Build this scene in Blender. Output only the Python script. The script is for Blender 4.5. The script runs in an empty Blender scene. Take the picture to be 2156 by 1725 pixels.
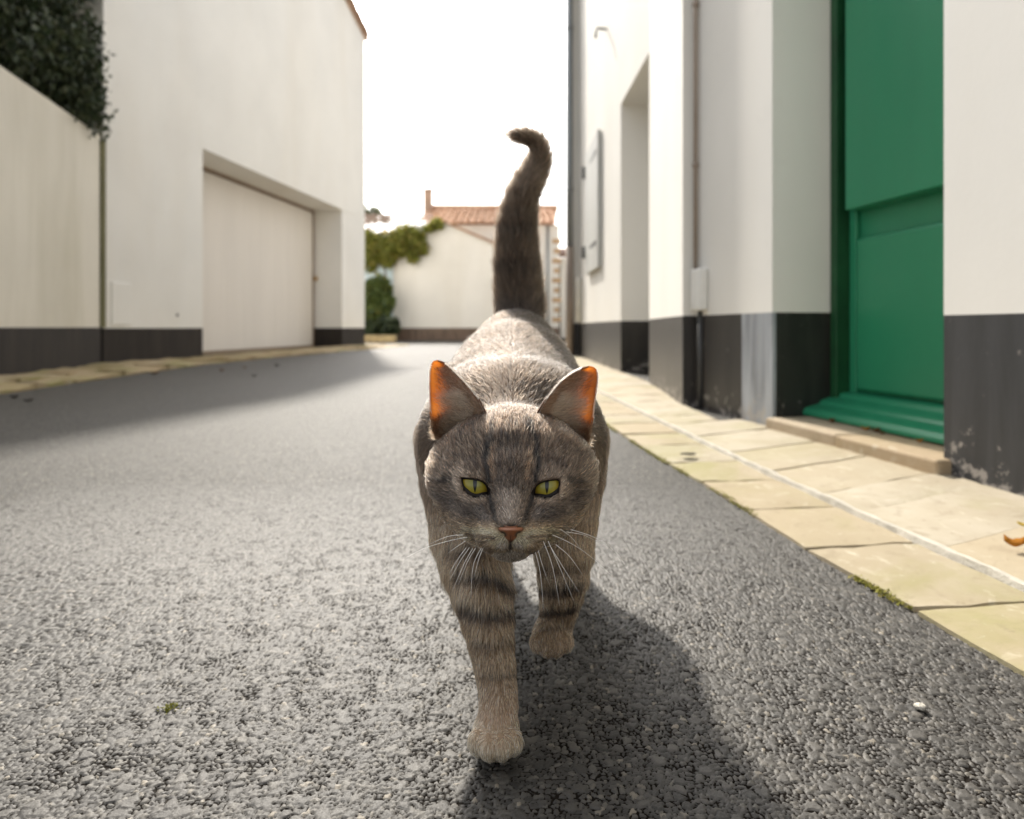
import bpy, bmesh, math, random
import numpy as np
from mathutils import Vector, Matrix
random.seed(7)
RNG = np.random.default_rng(11)

# ------------------------------------------------------------------ camera
CAM_H, FPX, CX, HOR = 0.30, 1377.0, 1078.0, 690.0     # photo measured at 2156 x 1725
sc = bpy.context.scene
COL = sc.collection
cam = bpy.data.cameras.new('camera')
cam.sensor_width = 36.0
cam.lens = FPX / 2156 * 36.0
cam.shift_y = -(862.5 - HOR) / 2156
cam.clip_start, cam.clip_end = 0.02, 900.0
cam.dof.use_dof = True
cam.dof.focus_distance = 0.415
cam.dof.aperture_fstop = 7.0
camo = bpy.data.objects.new('camera', cam)
camo.location = (0, 0, CAM_H)
camo.rotation_euler = (math.radians(90), 0, 0)
COL.objects.link(camo)
sc.camera = camo

# ------------------------------------------------------------------ sky, sun, exposure
SUN_DIR = Vector((-0.31, 1.18, 1.0)).normalized()     # towards the sun
SUN_EL = math.asin(SUN_DIR.z)
SUN_AZ = math.atan2(SUN_DIR.x, SUN_DIR.y)
world = bpy.data.worlds.new('World')
sc.world = world
world.use_nodes = True
wn = world.node_tree
wn.nodes.clear()
sky = wn.nodes.new('ShaderNodeTexSky')
sky.sky_type = 'NISHITA'
sky.sun_disc = False
sky.sun_elevation = SUN_EL
sky.sun_rotation = SUN_AZ
sky.air_density = 1.3
sky.dust_density = 4.0
sky.ozone_density = 1.0
hsv = wn.nodes.new('ShaderNodeHueSaturation')
hsv.inputs['Saturation'].default_value = 0.22            # thin white veil of cloud
hsv.inputs['Value'].default_value = 1.0
bg = wn.nodes.new('ShaderNodeBackground')
bg.inputs['Strength'].default_value = 0.15
out = wn.nodes.new('ShaderNodeOutputWorld')
wn.links.new(sky.outputs[0], hsv.inputs['Color'])
wn.links.new(hsv.outputs[0], bg.inputs['Color'])
wn.links.new(bg.outputs[0], out.inputs['Surface'])
sun = bpy.data.lights.new('sun', 'SUN')
sun.energy = 2.8
sun.angle = math.radians(2.0)
sun.color = (1.0, 0.93, 0.82)
suno = bpy.data.objects.new('sun', sun)
suno.rotation_euler = SUN_DIR.to_track_quat('Z', 'Y').to_euler()
suno.location = (-4, 8, 12)
COL.objects.link(suno)
sc.view_settings.view_transform = 'Standard'
sc.view_settings.look = 'None'
sc.view_settings.exposure = 1.05
sc.view_settings.gamma = 1.0
sc.view_settings.use_curve_mapping = False
sc.render.engine = 'CYCLES'
sc.cycles.use_denoising = True
sc.cycles.max_bounces = 10
sc.cycles.diffuse_bounces = 5
sc.cycles.transparent_max_bounces = 12
sc.cycles.sample_clamp_indirect = 6.0
sc.cycles_curves.shape = 'RIBBONS'
sc.cycles_curves.subdivisions = 2


# ------------------------------------------------------------------ pixel helpers
def W(u, v, d):
    return Vector(((u - CX) * d / FPX, d, CAM_H - (v - HOR) * d / FPX))


def G(u, v, z=0.0):
    d = (CAM_H - z) * FPX / (v - HOR)
    return W(u, v, d)


# ------------------------------------------------------------------ object helpers
def link(o, parent=None):
    COL.objects.link(o)
    if parent is not None:
        o.parent = parent
    return o


def tag(o, label=None, cat=None, group=None, kind=None):
    if label: o['label'] = label
    if cat: o['category'] = cat
    if group: o['group'] = group
    if kind: o['kind'] = kind
    return o


class MB:
    """collects shapes and links them as one mesh object"""
    def __init__(s): s.v, s.f = [], []

    def add(s, vs, fs):
        n = len(s.v)
        s.v += [tuple(p) for p in vs]
        s.f += [tuple(i + n for i in f) for f in fs]
        return s

    def prism(s, poly, z0, z1):
        n = len(poly)
        area = sum(poly[i][0] * poly[(i + 1) % n][1] - poly[(i + 1) % n][0] * poly[i][1] for i in range(n))
        if area < 0: poly = poly[::-1]
        vs = [(p[0], p[1], z0) for p in poly] + [(p[0], p[1], z1) for p in poly]
        fs = [tuple(range(n - 1, -1, -1)), tuple(range(n, 2 * n))]
        fs += [(i, (i + 1) % n, n + (i + 1) % n, n + i) for i in range(n)]
        return s.add(vs, fs)

    def box(s, o, ax, ay, az):
        o, ax, ay, az = map(Vector, (o, ax, ay, az))
        if ax.cross(ay).dot(az) < 0: ax, ay = ay, ax
        vs = [o, o + ax, o + ax + ay, o + ay, o + az, o + ax + az, o + ax + ay + az, o + ay + az]
        return s.add(vs, [(3, 2, 1, 0), (4, 5, 6, 7), (0, 1, 5, 4), (1, 2, 6, 5), (2, 3, 7, 6), (3, 0, 4, 7)])

    def tube(s, pts, radii, n=10, caps=True):
        pts = [Vector(p) for p in pts]
        if not hasattr(radii, '__len__'): radii = [radii] * len(pts)
        rings = []
        up = None
        for i, p in enumerate(pts):
            t = (pts[min(i + 1, len(pts) - 1)] - pts[max(i - 1, 0)]).normalized()
            if up is None:
                up = t.orthogonal().normalized()
            up = (up - t * up.dot(t)).normalized()
            b = t.cross(up)
            rings.append([p + (up * math.cos(2 * math.pi * k / n) + b * math.sin(2 * math.pi * k / n)) * radii[i] for k in range(n)])
        vs = [q for r in rings for q in r]
        fs = []
        for i in range(len(pts) - 1):
            for k in range(n):
                a, b2 = i * n + k, i * n + (k + 1) % n
                fs.append((a, b2, b2 + n, a + n))
        if caps:
            fs.append(tuple(range(n - 1, -1, -1)))
            fs.append(tuple(len(vs) - n + k for k in range(n)))
        return s.add(vs, fs)

    def mesh(s, name, mat, smooth=False):
        me = bpy.data.meshes.new(name)
        me.from_pydata(s.v, [], s.f)
        if mat: me.materials.append(mat)
        if smooth: me.polygons.foreach_set('use_smooth', [True] * len(me.polygons))
        me.update()
        return me

    def build(s, name, mat, parent=None, smooth=False, bevel=0.0):
        o = bpy.data.objects.new(name, s.mesh(name, mat, smooth))
        if bevel:
            m = o.modifiers.new('bevel', 'BEVEL')
            m.width = bevel
            m.segments = 2
            m.limit_method = 'ANGLE'
        return link(o, parent)


def empty(name, loc=(0, 0, 0)):
    o = bpy.data.objects.new(name, None)
    o.empty_display_size = 0.1
    o.location = loc
    COL.objects.link(o)
    bpy.context.view_layer.update()
    return o


def keep(child, parent):
    """parent without moving"""
    child.parent = parent
    child.matrix_parent_inverse = Matrix.Translation(parent.location).inverted()
    return child


def npmesh(name, V, Q, mat, smooth=True):
    me = bpy.data.meshes.new(name)
    V = np.asarray(V, np.float32); Q = np.asarray(Q, np.int32)
    me.vertices.add(len(V)); me.vertices.foreach_set('co', V.ravel())
    k = Q.shape[1]
    me.loops.add(Q.size); me.loops.foreach_set('vertex_index', Q.ravel())
    me.polygons.add(len(Q))
    me.polygons.foreach_set('loop_start', np.arange(len(Q), dtype=np.int32) * k)
    me.polygons.foreach_set('use_smooth', np.full(len(Q), smooth))
    if mat: me.materials.append(mat)
    me.update(calc_edges=True)
    me.validate()
    return me


# ------------------------------------------------------------------ materials
def mat_new(name):
    m = bpy.data.materials.new(name)
    m.use_nodes = True
    nt = m.node_tree
    nt.nodes.clear()
    o = nt.nodes.new('ShaderNodeOutputMaterial')
    p = nt.nodes.new('ShaderNodeBsdfPrincipled')
    nt.links.new(p.outputs[0], o.inputs['Surface'])
    return m, nt, p, o


def nd(nt, t, **kw):
    n = nt.nodes.new(t)
    for k, v in kw.items():
        if k in n.inputs: n.inputs[k].default_value = v
        else: setattr(n, k, v)
    return n


def ramp(nt, src, stops):
    r = nt.nodes.new('ShaderNodeValToRGB')
    el = r.color_ramp.elements
    while len(el) < len(stops): el.new(0.5)
    for e, (p, c) in zip(el, stops):
        e.position = p
        e.color = (*c, 1) if hasattr(c, '__len__') else (c, c, c, 1)
    nt.links.new(src, r.inputs[0])
    return r.outputs[0]


def mix(nt, fac, a, b, mode='MIX'):
    m = nt.nodes.new('ShaderNodeMix')
    m.data_type = 'RGBA'
    m.blend_type = mode
    for sock, val in ((m.inputs[0], fac), (m.inputs[6], a), (m.inputs[7], b)):
        if hasattr(val, 'links') or isinstance(val, bpy.types.NodeSocket): nt.links.new(val, sock)
        elif hasattr(val, '__len__'): sock.default_value = (*val, 1) if len(val) == 3 else val
        else: sock.default_value = val
    return m.outputs[2]


def coords(nt, scale=(1, 1, 1), kind='Object'):
    tc = nt.nodes.new('ShaderNodeTexCoord')
    mp = nt.nodes.new('ShaderNodeMapping')
    mp.inputs['Scale'].default_value = scale
    nt.links.new(tc.outputs[kind], mp.inputs[0])
    return mp.outputs[0]


def noise(nt, vec, scale, detail=5, rough=0.55, dist=0.0):
    n = nd(nt, 'ShaderNodeTexNoise', Scale=scale, Detail=detail, Roughness=rough, Distortion=dist)
    nt.links.new(vec, n.inputs['Vector'])
    return n.outputs[0]


def bump(nt, p, h, strength=0.3, dist=0.01):
    b = nd(nt, 'ShaderNodeBump', Strength=strength, Distance=dist)
    nt.links.new(h, b.inputs['Height'])
    nt.links.new(b.outputs[0], p.inputs['Normal'])
    return b


def simple(name, col, rough=0.6, var=0.25, scale=8, spec=0.4, bmp=0.15, bdist=0.004, col2=None, metal=0.0, streak=False):
    m, nt, p, o = mat_new(name)
    vec = coords(nt, (1, 1, 0.12) if streak else (1, 1, 1))
    n = noise(nt, vec, scale, 7, 0.6)
    n2 = noise(nt, coords(nt), scale * 9, 4, 0.6)
    c2 = col2 or tuple(c * (1 - var) for c in col)
    c = mix(nt, ramp(nt, n, [(0.3, 0.0), (0.7, 1.0)]), col, c2)
    nt.links.new(c, p.inputs['Base Color'])
    p.inputs['Roughness'].default_value = rough
    p.inputs['Specular IOR Level'].default_value = spec
    p.inputs['Metallic'].default_value = metal
    if bmp: bump(nt, p, n2, bmp, bdist)
    return m


def plaster(name, col, stain=(0.45, 0.38, 0.25), amount=0.35, seed=0.0):
    """lime render: soft mottling, vertical weather streaks, trowel relief"""
    m, nt, p, o = mat_new(name)
    v = coords(nt)
    big = noise(nt, v, 1.3 + seed, 4, 0.5)
    stv = coords(nt, (1.3, 1.3, 0.22))
    st = noise(nt, stv, 1.1, 6, 0.55, 0.5)
    fine = noise(nt, v, 60, 5, 0.65)
    mid = noise(nt, v, 9, 5, 0.55)
    c = mix(nt, ramp(nt, big, [(0.35, 0.0), (0.7, 1.0)]), col, tuple(x * 0.93 for x in col))
    f1 = ramp(nt, st, [(0.45, 0.0), (0.95, 1.0)])
    fm = nd(nt, 'ShaderNodeMath', operation='MULTIPLY')
    nt.links.new(f1, fm.inputs[0])
    fm.inputs[1].default_value = amount
    c = mix(nt, fm.outputs[0], c, stain)
    c = mix(nt, ramp(nt, mid, [(0.62, 0.0), (0.75, 0.12)]), c, tuple(x * 0.7 for x in col))
    nt.links.new(c, p.inputs['Base Color'])
    p.inputs['Roughness'].default_value = 0.88
    p.inputs['Specular IOR Level'].default_value = 0.25
    hm = mix(nt, 0.4, fine, mid)
    bump(nt, p, hm, 0.12, 0.005)
    return m


def plinth_mat(name, col, chip=(0.36, 0.33, 0.30), chips=0.66, rough=0.40):
    """tar-black painted band with scuffs and flaked spots"""
    m, nt, p, o = mat_new(name)
    v = coords(nt)
    n = noise(nt, coords(nt, (7, 7, 0.8)), 2.5, 7, 0.65, 0.4)
    fl = noise(nt, v, 26, 7, 0.72, 0.5)
    c = mix(nt, ramp(nt, n, [(0.3, 0.0), (0.75, 1.0)]), col, tuple(min(1, x * 3.0) for x in col))
    geo = nt.nodes.new('ShaderNodeSeparateXYZ')
    tc = nt.nodes.new('ShaderNodeTexCoord')
    nt.links.new(tc.outputs['Object'], geo.inputs[0])
    low = ramp(nt, geo.outputs['Z'], [(0.0, 0.16), (0.12, 0.0)])
    ad = nd(nt, 'ShaderNodeMath', operation='ADD')
    nt.links.new(fl, ad.inputs[0]); nt.links.new(low, ad.inputs[1])
    c = mix(nt, ramp(nt, ad.outputs[0], [(chips, 0.0), (chips + 0.04, 0.75)]), c, chip)
    nt.links.new(c, p.inputs['Base Color'])
    p.inputs['Roughness'].default_value = rough
    bump(nt, p, fl, 0.12, 0.003)
    return m


M = {}
M['white'] = plaster('white_render', (0.83, 0.81, 0.765), amount=0.22)
M['white_left'] = plaster('cream_render', (0.89, 0.875, 0.835), (0.66, 0.58, 0.45), 0.30)
M['white_garden'] = plaster('mossy_render', (0.76, 0.72, 0.63), (0.33, 0.30, 0.18), 0.85, 0.4)
M['white_far'] = plaster('far_render', (0.82, 0.79, 0.73), amount=0.3)
M['plinth'] = plinth_mat('black_plinth', (0.013, 0.0115, 0.0105))
M['plinth_near'] = plinth_mat('grey_black_plinth', (0.016, 0.0165, 0.018), chips=0.645, rough=0.5)
M['plinth_left'] = plinth_mat('brown_black_plinth', (0.012, 0.009, 0.007), chips=0.76, rough=0.8)
M['plinth_brown'] = plinth_mat('brown_plinth', (0.075, 0.05, 0.035), chips=0.8)
M['grey_patch'] = plinth_mat('pale_grey_plinth', (0.16, 0.17, 0.185), chips=0.62)
M['green'] = simple('green_gloss_paint', (0.026, 0.25, 0.125), 0.36, 0.12, 5, 0.55, 0.10, 0.0012, streak=True)
M['green_dark'] = simple('dark_green_frame', (0.012, 0.085, 0.030), 0.5, 0.4, 9)
M['stone'] = None
M['zinc'] = simple('zinc', (0.33, 0.35, 0.36), 0.42, 0.25, 6, 0.5, 0.08, metal=0.75, streak=True)
M['white_metal'] = simple('white_painted_metal', (0.78, 0.77, 0.73), 0.5, 0.15, 12)
M['rust'] = simple('rusty_pipe', (0.42, 0.34, 0.28), 0.7, 0.5, 14, streak=True)
M['iron'] = simple('dark_iron', (0.06, 0.06, 0.06), 0.55, 0.3, 20)
M['pale_grey'] = simple('pale_grey_wood', (0.60, 0.60, 0.57), 0.6, 0.2, 6, streak=True)
M['garage'] = simple('beige_painted_panel', (0.82, 0.775, 0.72), 0.55, 0.08, 3, 0.4, 0.1, 0.003, streak=True)
M['track'] = simple('brown_track', (0.36, 0.26, 0.18), 0.6, 0.3, 12)
M['brass'] = simple('brass', (0.55, 0.36, 0.16), 0.4, 0.2, 20, metal=0.6)
M['tile_old'] = simple('weathered_tile', (0.55, 0.36, 0.25), 0.85, 0.4, 7)
M['tile'] = simple('orange_tile', (0.74, 0.44, 0.27), 0.85, 0.25, 3)
M['chimney'] = simple('chimney_render', (0.50, 0.36, 0.27), 0.9, 0.3, 5)
M['pale_blue'] = simple('pale_blue_paint', (0.50, 0.60, 0.64), 0.5, 0.1, 5)
M['bark'] = simple('bark', (0.12, 0.085, 0.055), 0.9, 0.4, 20)
M['yellow_stone'] = simple('yellow_kerb_stone', (0.55, 0.42, 0.22), 0.85, 0.3, 8)
M['screen'] = simple('grey_meter_glass', (0.10, 0.12, 0.14), 0.2, 0.2, 10)
M['brick'] = simple('ochre_quoin', (0.62, 0.42, 0.24), 0.9, 0.3, 6)
M['terracotta'] = simple('terracotta', (0.50, 0.24, 0.12), 0.85, 0.3, 8)


def stone_mat(name, col, moss=0.5):
    m, nt, p, o = mat_new(name)
    v0 = coords(nt)
    oi = nt.nodes.new('ShaderNodeObjectInfo')
    off = nd(nt, 'ShaderNodeVectorMath', operation='MULTIPLY_ADD')
    nt.links.new(oi.outputs['Random'], off.inputs[0])
    off.inputs[1].default_value = (37.0, 17.0, 5.0)
    nt.links.new(v0, off.inputs[2])
    v = off.outputs[0]
    n = noise(nt, v, 7, 8, 0.62, 0.4)
    f = noise(nt, v, 70, 6, 0.7)
    g = noise(nt, v, 3.2, 5, 0.6, 0.6)
    c = mix(nt, ramp(nt, n, [(0.28, 0.0), (0.72, 1.0)]), col, (col[0] * 0.72, col[1] * 0.68, col[2] * 0.60))
    c = mix(nt, ramp(nt, oi.outputs['Random'], [(0.0, 0.0), (1.0, 0.75)]), c, (col[0] * 0.82, col[1] * 0.74, col[2] * 0.60))
    mf = nd(nt, 'ShaderNodeMath', operation='MULTIPLY')
    nt.links.new(ramp(nt, g, [(0.50, 0.0), (0.68, 1.0)]), mf.inputs[0])
    mf.inputs[1].default_value = moss
    c = mix(nt, mf.outputs[0], c, (0.24, 0.23, 0.075))
    c = mix(nt, ramp(nt, f, [(0.62, 0.0), (0.72, 0.6)]), c, (0.17, 0.13, 0.08))
    sp_ = noise(nt, v, 22, 7, 0.7, 0.8)
    c = mix(nt, ramp(nt, sp_, [(0.56, 0.0), (0.66, 0.5)]), c, (col[0] * 0.55, col[1] * 0.50, col[2] * 0.42))
    c = mix(nt, ramp(nt, sp_, [(0.30, 0.5), (0.42, 0.0)]), c, (0.62, 0.57, 0.46))
    nt.links.new(c, p.inputs['Base Color'])
    p.inputs['Roughness'].default_value = 0.8
    p.inputs['Specular IOR Level'].default_value = 0.3
    bump(nt, p, mix(nt, 0.5, n, f), 0.5, 0.006)
    return m


M['kerb'] = stone_mat('limestone_kerb', (0.42, 0.372, 0.285), 0.60)
M['paving'] = stone_mat('limestone_paving', (0.47, 0.425, 0.345), 0.38)
M['step'] = stone_mat('limestone_step', (0.47, 0.385, 0.285), 0.10)
M['kerb_left'] = stone_mat('mossy_kerb', (0.42, 0.34, 0.22), 0.8)
M['mortar'] = simple('pale_mortar', (0.62, 0.58, 0.50), 0.9, 0.3, 30, bmp=0.6, bdist=0.006)
M['earth'] = simple('dusty_ground', (0.30, 0.26, 0.20), 0.95, 0.3, 2)
M['joint'] = simple('sandy_joint', (0.20, 0.16, 0.095), 0.95, 0.4, 14, bmp=0.6, bdist=0.006)


def leaf_mat(name, cols, rough=0.4, trans=0.35):
    m, nt, p, o = mat_new(name)
    oi = nt.nodes.new('ShaderNodeAttribute')
    oi.attribute_name = 'rnd'
    c = ramp(nt, oi.outputs['Fac'], [(i / (len(cols) - 1), cc) for i, cc in enumerate(cols)])
    nt.links.new(c, p.inputs['Base Color'])
    p.inputs['Roughness'].default_value = rough
    tr = nt.nodes.new('ShaderNodeBsdfTranslucent')
    nt.links.new(c, tr.inputs['Color'])
    ms = nt.nodes.new('ShaderNodeMixShader')
    ms.inputs[0].default_value = trans
    nt.links.new(p.outputs[0], ms.inputs[1]); nt.links.new(tr.outputs[0], ms.inputs[2])
    nt.links.new(ms.outputs[0], o.inputs['Surface'])
    return m


M['ivy'] = leaf_mat('ivy_leaf', [(0.012, 0.022, 0.009), (0.03, 0.05, 0.018), (0.055, 0.075, 0.03), (0.075, 0.085, 0.04)], 0.55, 0.10)
M['vine'] = leaf_mat('vine_leaf', [(0.14, 0.16, 0.03), (0.28, 0.28, 0.05), (0.20, 0.23, 0.04), (0.40, 0.32, 0.08)], 0.5, 0.4)
M['shrub'] = leaf_mat('shrub_leaf', [(0.08, 0.12, 0.03), (0.14, 0.18, 0.04), (0.07, 0.12, 0.04), (0.20, 0.20, 0.05)], 0.5, 0.35)
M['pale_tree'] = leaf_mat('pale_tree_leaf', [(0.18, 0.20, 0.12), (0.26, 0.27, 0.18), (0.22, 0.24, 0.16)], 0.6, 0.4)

# ------------------------------------------------------------------ ground and road
tag(MB().add([(-300, -60, -0.05), (300, -60, -0.05), (300, 700, -0.05), (-300, 700, -0.05)], [(0, 1, 2, 3)])
    .build('ground', M['earth']), kind='structure')


def worley(x, y, cell, seed):
    """F1, F2 and a random number per cell of jittered-grid points"""
    gx, gy = np.floor(x / cell).astype(np.int64), np.floor(y / cell).astype(np.int64)
    f1 = np.full(x.shape, 9.0); f2 = np.full(x.shape, 9.0); rid = np.zeros(x.shape)
    def hsh(a, b, k):
        h = np.sin(a * 127.1 + b * 311.7 + k * 74.7 + seed * 19.19) * 43758.5453
        return h - np.floor(h)
    for dx in (-1, 0, 1):
        for dy in (-1, 0, 1):
            cx, cy = gx + dx, gy + dy
            px = (cx + 0.1 + 0.8 * hsh(cx, cy, 1)) * cell
            py = (cy + 0.1 + 0.8 * hsh(cx, cy, 2)) * cell
            an = hsh(cx, cy, 3) * math.pi
            st = 0.75 + 0.5 * hsh(cx, cy, 4)
            ddx, ddy = x - px, y - py
            a = (ddx * np.cos(an) + ddy * np.sin(an)) * st
            b = (-ddx * np.sin(an) + ddy * np.cos(an)) / st
            d = np.sqrt(a * a + b * b) / cell
            r = hsh(cx, cy, 5)
            m = d < f1
            f2 = np.where(m, f1, np.minimum(f2, d))
            rid = np.where(m, r, rid)
            f1 = np.where(m, d, f1)
    return f1, f2, rid


def vnoise(x, y, s, seed=0):
    """smooth value noise 0..1"""
    x, y = x * s, y * s
    ix, iy = np.floor(x), np.floor(y)
    fx, fy = x - ix, y - iy
    fx, fy = fx * fx * (3 - 2 * fx), fy * fy * (3 - 2 * fy)
    def h(a, b):
        q = np.sin(a * 12.9898 + b * 78.233 + seed * 37.7) * 43758.5453
        return q - np.floor(q)
    return (h(ix, iy) * (1 - fx) + h(ix + 1, iy) * fx) * (1 - fy) + (h(ix, iy + 1) * (1 - fx) + h(ix + 1, iy + 1) * fx) * fy


def road_mesh():
    xs = list(np.arange(-0.80, -0.45, 0.0016)) + list(np.arange(-0.45, 0.4601, 0.0011))
    st = 0.0017; a = -0.80; left = []
    while a > -3.4:
        a -= st; left.append(a); st *= 1.04
    st = 0.0016; b = xs[-1]; right = []
    while b < 1.0:
        b += st; right.append(b); st *= 1.12
    xs = np.array(left[::-1] + xs + right)
    ys = [0.30]
    while ys[-1] < 1.25: ys.append(ys[-1] + 0.0010 * max(1.0, (ys[-1] / 0.45)) ** 1.4)
    st = ys[-1] - ys[-2]
    while ys[-1] < 22: st *= 1.12; ys.append(ys[-1] + st)
    st = 0.002
    pre = [0.30]
    while pre[-1] > -3: st *= 1.3; pre.append(pre[-1] - st)
    ys = np.array(pre[:0:-1] + ys)
    X, Y = np.meshgrid(xs, ys)
    dx = np.gradient(xs); dy = np.gradient(ys)
    cellsz = np.maximum(dx[None, :], dy[:, None])
    amp = np.clip((0.0046 - cellsz) / 0.0026, 0, 1)
    wx = X + 0.0016 * (vnoise(X, Y, 240, 1) - 0.5) + 0.002 * (vnoise(X, Y, 110, 2) - 0.5)
    wy = Y + 0.0016 * (vnoise(X, Y, 240, 3) - 0.5) + 0.002 * (vnoise(X, Y, 110, 4) - 0.5)
    f1, f2, rid = worley(wx, wy, 0.0043, 1)
    g1, g2, rid2 = worley(wx, wy, 0.0080, 5)
    tear = np.clip((vnoise(X, Y, 60, 9) * 0.45 + vnoise(X, Y, 170, 12) * 0.55 - 0.50) * 5, 0, 1)   # spots where the binder has opened
    edge = np.clip((f2 - f1) * 4.6 - 0.55 * tear, 0, 1)
    small = edge ** 0.55 * (0.72 + 0.34 * rid)
    edge2 = np.clip((g2 - g1) * 6.5 - 0.4 * tear, 0, 1)
    big = edge2 ** 0.5 * (0.85 + 0.2 * rid2)
    usebig = rid2 > 0.76
    hgt = np.where(usebig, big, small)
    tone = 0.20 * (vnoise(X, Y, 420, 7) - 0.5) + 0.12 * (vnoise(X, Y, 160, 8) - 0.5)
    hgt = np.clip(hgt + tone, 0, 1.2)
    Z = amp * (hgt * 0.0019 - 0.0018)
    tint = np.where(usebig, rid2 * 3.6 - 2.7, rid)
    V = np.stack([X, Y, Z], -1).reshape(-1, 3)
    ny, nx = X.shape
    i = np.arange(ny * nx).reshape(ny, nx)
    Q = np.stack([i[:-1, :-1], i[:-1, 1:], i[1:, 1:], i[1:, :-1]], -1).reshape(-1, 4)
    me = npmesh('road', V, Q, M['asphalt'])
    for nm, arr in (('hgt', hgt), ('tint', tint), ('near', amp)):
        at = me.attributes.new(nm, 'FLOAT', 'POINT')
        at.data.foreach_set('value', arr.astype(np.float32).ravel())
    return me


def asphalt_mat():
    m, nt, p, o = mat_new('asphalt')
    def attr(n):
        a = nt.nodes.new('ShaderNodeAttribute'); a.attribute_name = n; return a.outputs['Fac']
    v = coords(nt)
    vo = nd(nt, 'ShaderNodeTexVoronoi', Scale=230.0)
    vo.feature = 'DISTANCE_TO_EDGE'
    vc = nd(nt, 'ShaderNodeTexVoronoi', Scale=230.0)
    nt.links.new(v, vo.inputs['Vector']); nt.links.new(v, vc.inputs['Vector'])
    farh = ramp(nt, vo.outputs['Distance'], [(0.0, 0.15), (0.16, 1.0)])
    sep = nt.nodes.new('ShaderNodeSeparateColor')
    nt.links.new(vc.outputs['Color'], sep.inputs[0])
    near = attr('near')
    h = mix(nt, near, farh, attr('hgt'))
    t = mix(nt, near, sep.outputs[0], attr('tint'))
    col = ramp(nt, t, [(0.0, (0.016, 0.0142, 0.012)), (0.35, (0.033, 0.030, 0.026)), (0.75, (0.058, 0.053, 0.046)), (0.95, (0.09, 0.081, 0.067)), (1.0, (0.22, 0.19, 0.145))])
    col = mix(nt, ramp(nt, h, [(0.40, 1.0), (0.66, 0.0)]), col, (0.009, 0.0065, 0.0045))
    n = noise(nt, v, 2.2, 5, 0.6)
    col = mix(nt, ramp(nt, n, [(0.35, 0.0), (0.75, 0.18)]), col, (0.06, 0.052, 0.045))
    nt.links.new(col, p.inputs['Base Color'])
    fine = noise(nt, v, 900, 3, 0.6)
    r = ramp(nt, fine, [(0.3, 0.52), (0.7, 0.72)])
    nt.links.new(r, p.inputs['Roughness'])
    nt.links.new(ramp(nt, h, [(0.36, 0.05), (0.66, 0.58)]), p.inputs['Specular IOR Level'])
    inv = nd(nt, 'ShaderNodeMath', operation='SUBTRACT')
    inv.inputs[0].default_value = 1.0
    nt.links.new(near, inv.inputs[1])
    hh = nd(nt, 'ShaderNodeMath', operation='MULTIPLY')
    nt.links.new(farh, hh.inputs[0]); nt.links.new(inv.outputs[0], hh.inputs[1])
    b1 = nd(nt, 'ShaderNodeBump', Strength=0.45, Distance=0.0030)
    nt.links.new(hh.outputs[0], b1.inputs['Height'])
    b2 = nd(nt, 'ShaderNodeBump', Strength=0.5, Distance=0.0006)
    nt.links.new(fine, b2.inputs['Height']); nt.links.new(b1.outputs[0], b2.inputs['Normal'])
    nt.links.new(b2.outputs[0], p.inputs['Normal'])
    return m


M['asphalt'] = asphalt_mat()
road = link(bpy.data.objects.new('road', road_mesh()))
tag(road, kind='structure')


# ------------------------------------------------------------------ right pavement: kerb row, mortar line, paving row
def interp(pts, y):
    for (x0, y0), (x1, y1) in zip(pts, pts[1:]):
        if y <= y1 or (x1, y1) == pts[-1]:
            return x0 + (x1 - x0) * (y - y0) / (y1 - y0)
    return pts[-1][0]


KERB_EDGE = [(0.50, -1.6), (0.463, 0.3), (0.443, 0.566), (0.432, 0.6455), (0.401, 0.81), (0.377, 1.1475), (0.339, 1.449), (0.288, 2.015), (0.22, 3.0), (0.15, 4.4), (0.06, 6.8), (-0.1, 11.0)]
GROUT = [(0.66, -1.6), (0.62, 0.3), (0.571, 0.80), (0.520, 1.279), (0.49, 1.65), (0.401, 2.97), (0.33, 4.4), (0.24, 6.8), (0.1, 11.0)]
R_O = Vector((0.770, 1.935))         # far jamb of the green door, street corner
R_N = Vector((0.876, 1.327))         # near jamb
R_C = Vector((0.695, 2.480))
R_D0 = Vector((0.648, 2.480))
R_D1 = Vector((0.747, 3.56))
R_E0 = Vector((0.731, 4.394))
R_E1 = Vector((0.700, 6.84))
R_F0 = Vector((0.566, 6.84))
R_F1 = Vector((1.02, 11.0))
WALL_R = [(1.20, -1.6), (0.898, 1.1475), (0.876, 1.327), (0.770, 1.935), (0.695, 2.48), (0.66, 2.5), (0.747, 3.56), (0.731, 4.394), (0.70, 6.84), (0.566, 6.86), (1.02, 11.0)]

base = MB()
ys = [-1.6, 0.3, 0.8, 1.3, 2.0, 3.0, 4.4, 6.8, 11.0]
vs, fs = [], []
for y in ys:
    vs += [(interp(KERB_EDGE, y) + 0.012, y, -0.004), (interp(WALL_R, y) + 0.5, y, -0.004)]
for k in range(len(ys) - 1): fs.append((2 * k, 2 * k + 1, 2 * k + 3, 2 * k + 2))
pavement = base.add(vs, fs).build('pavement', M['joint'])
tag(pavement, kind='structure')


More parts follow.
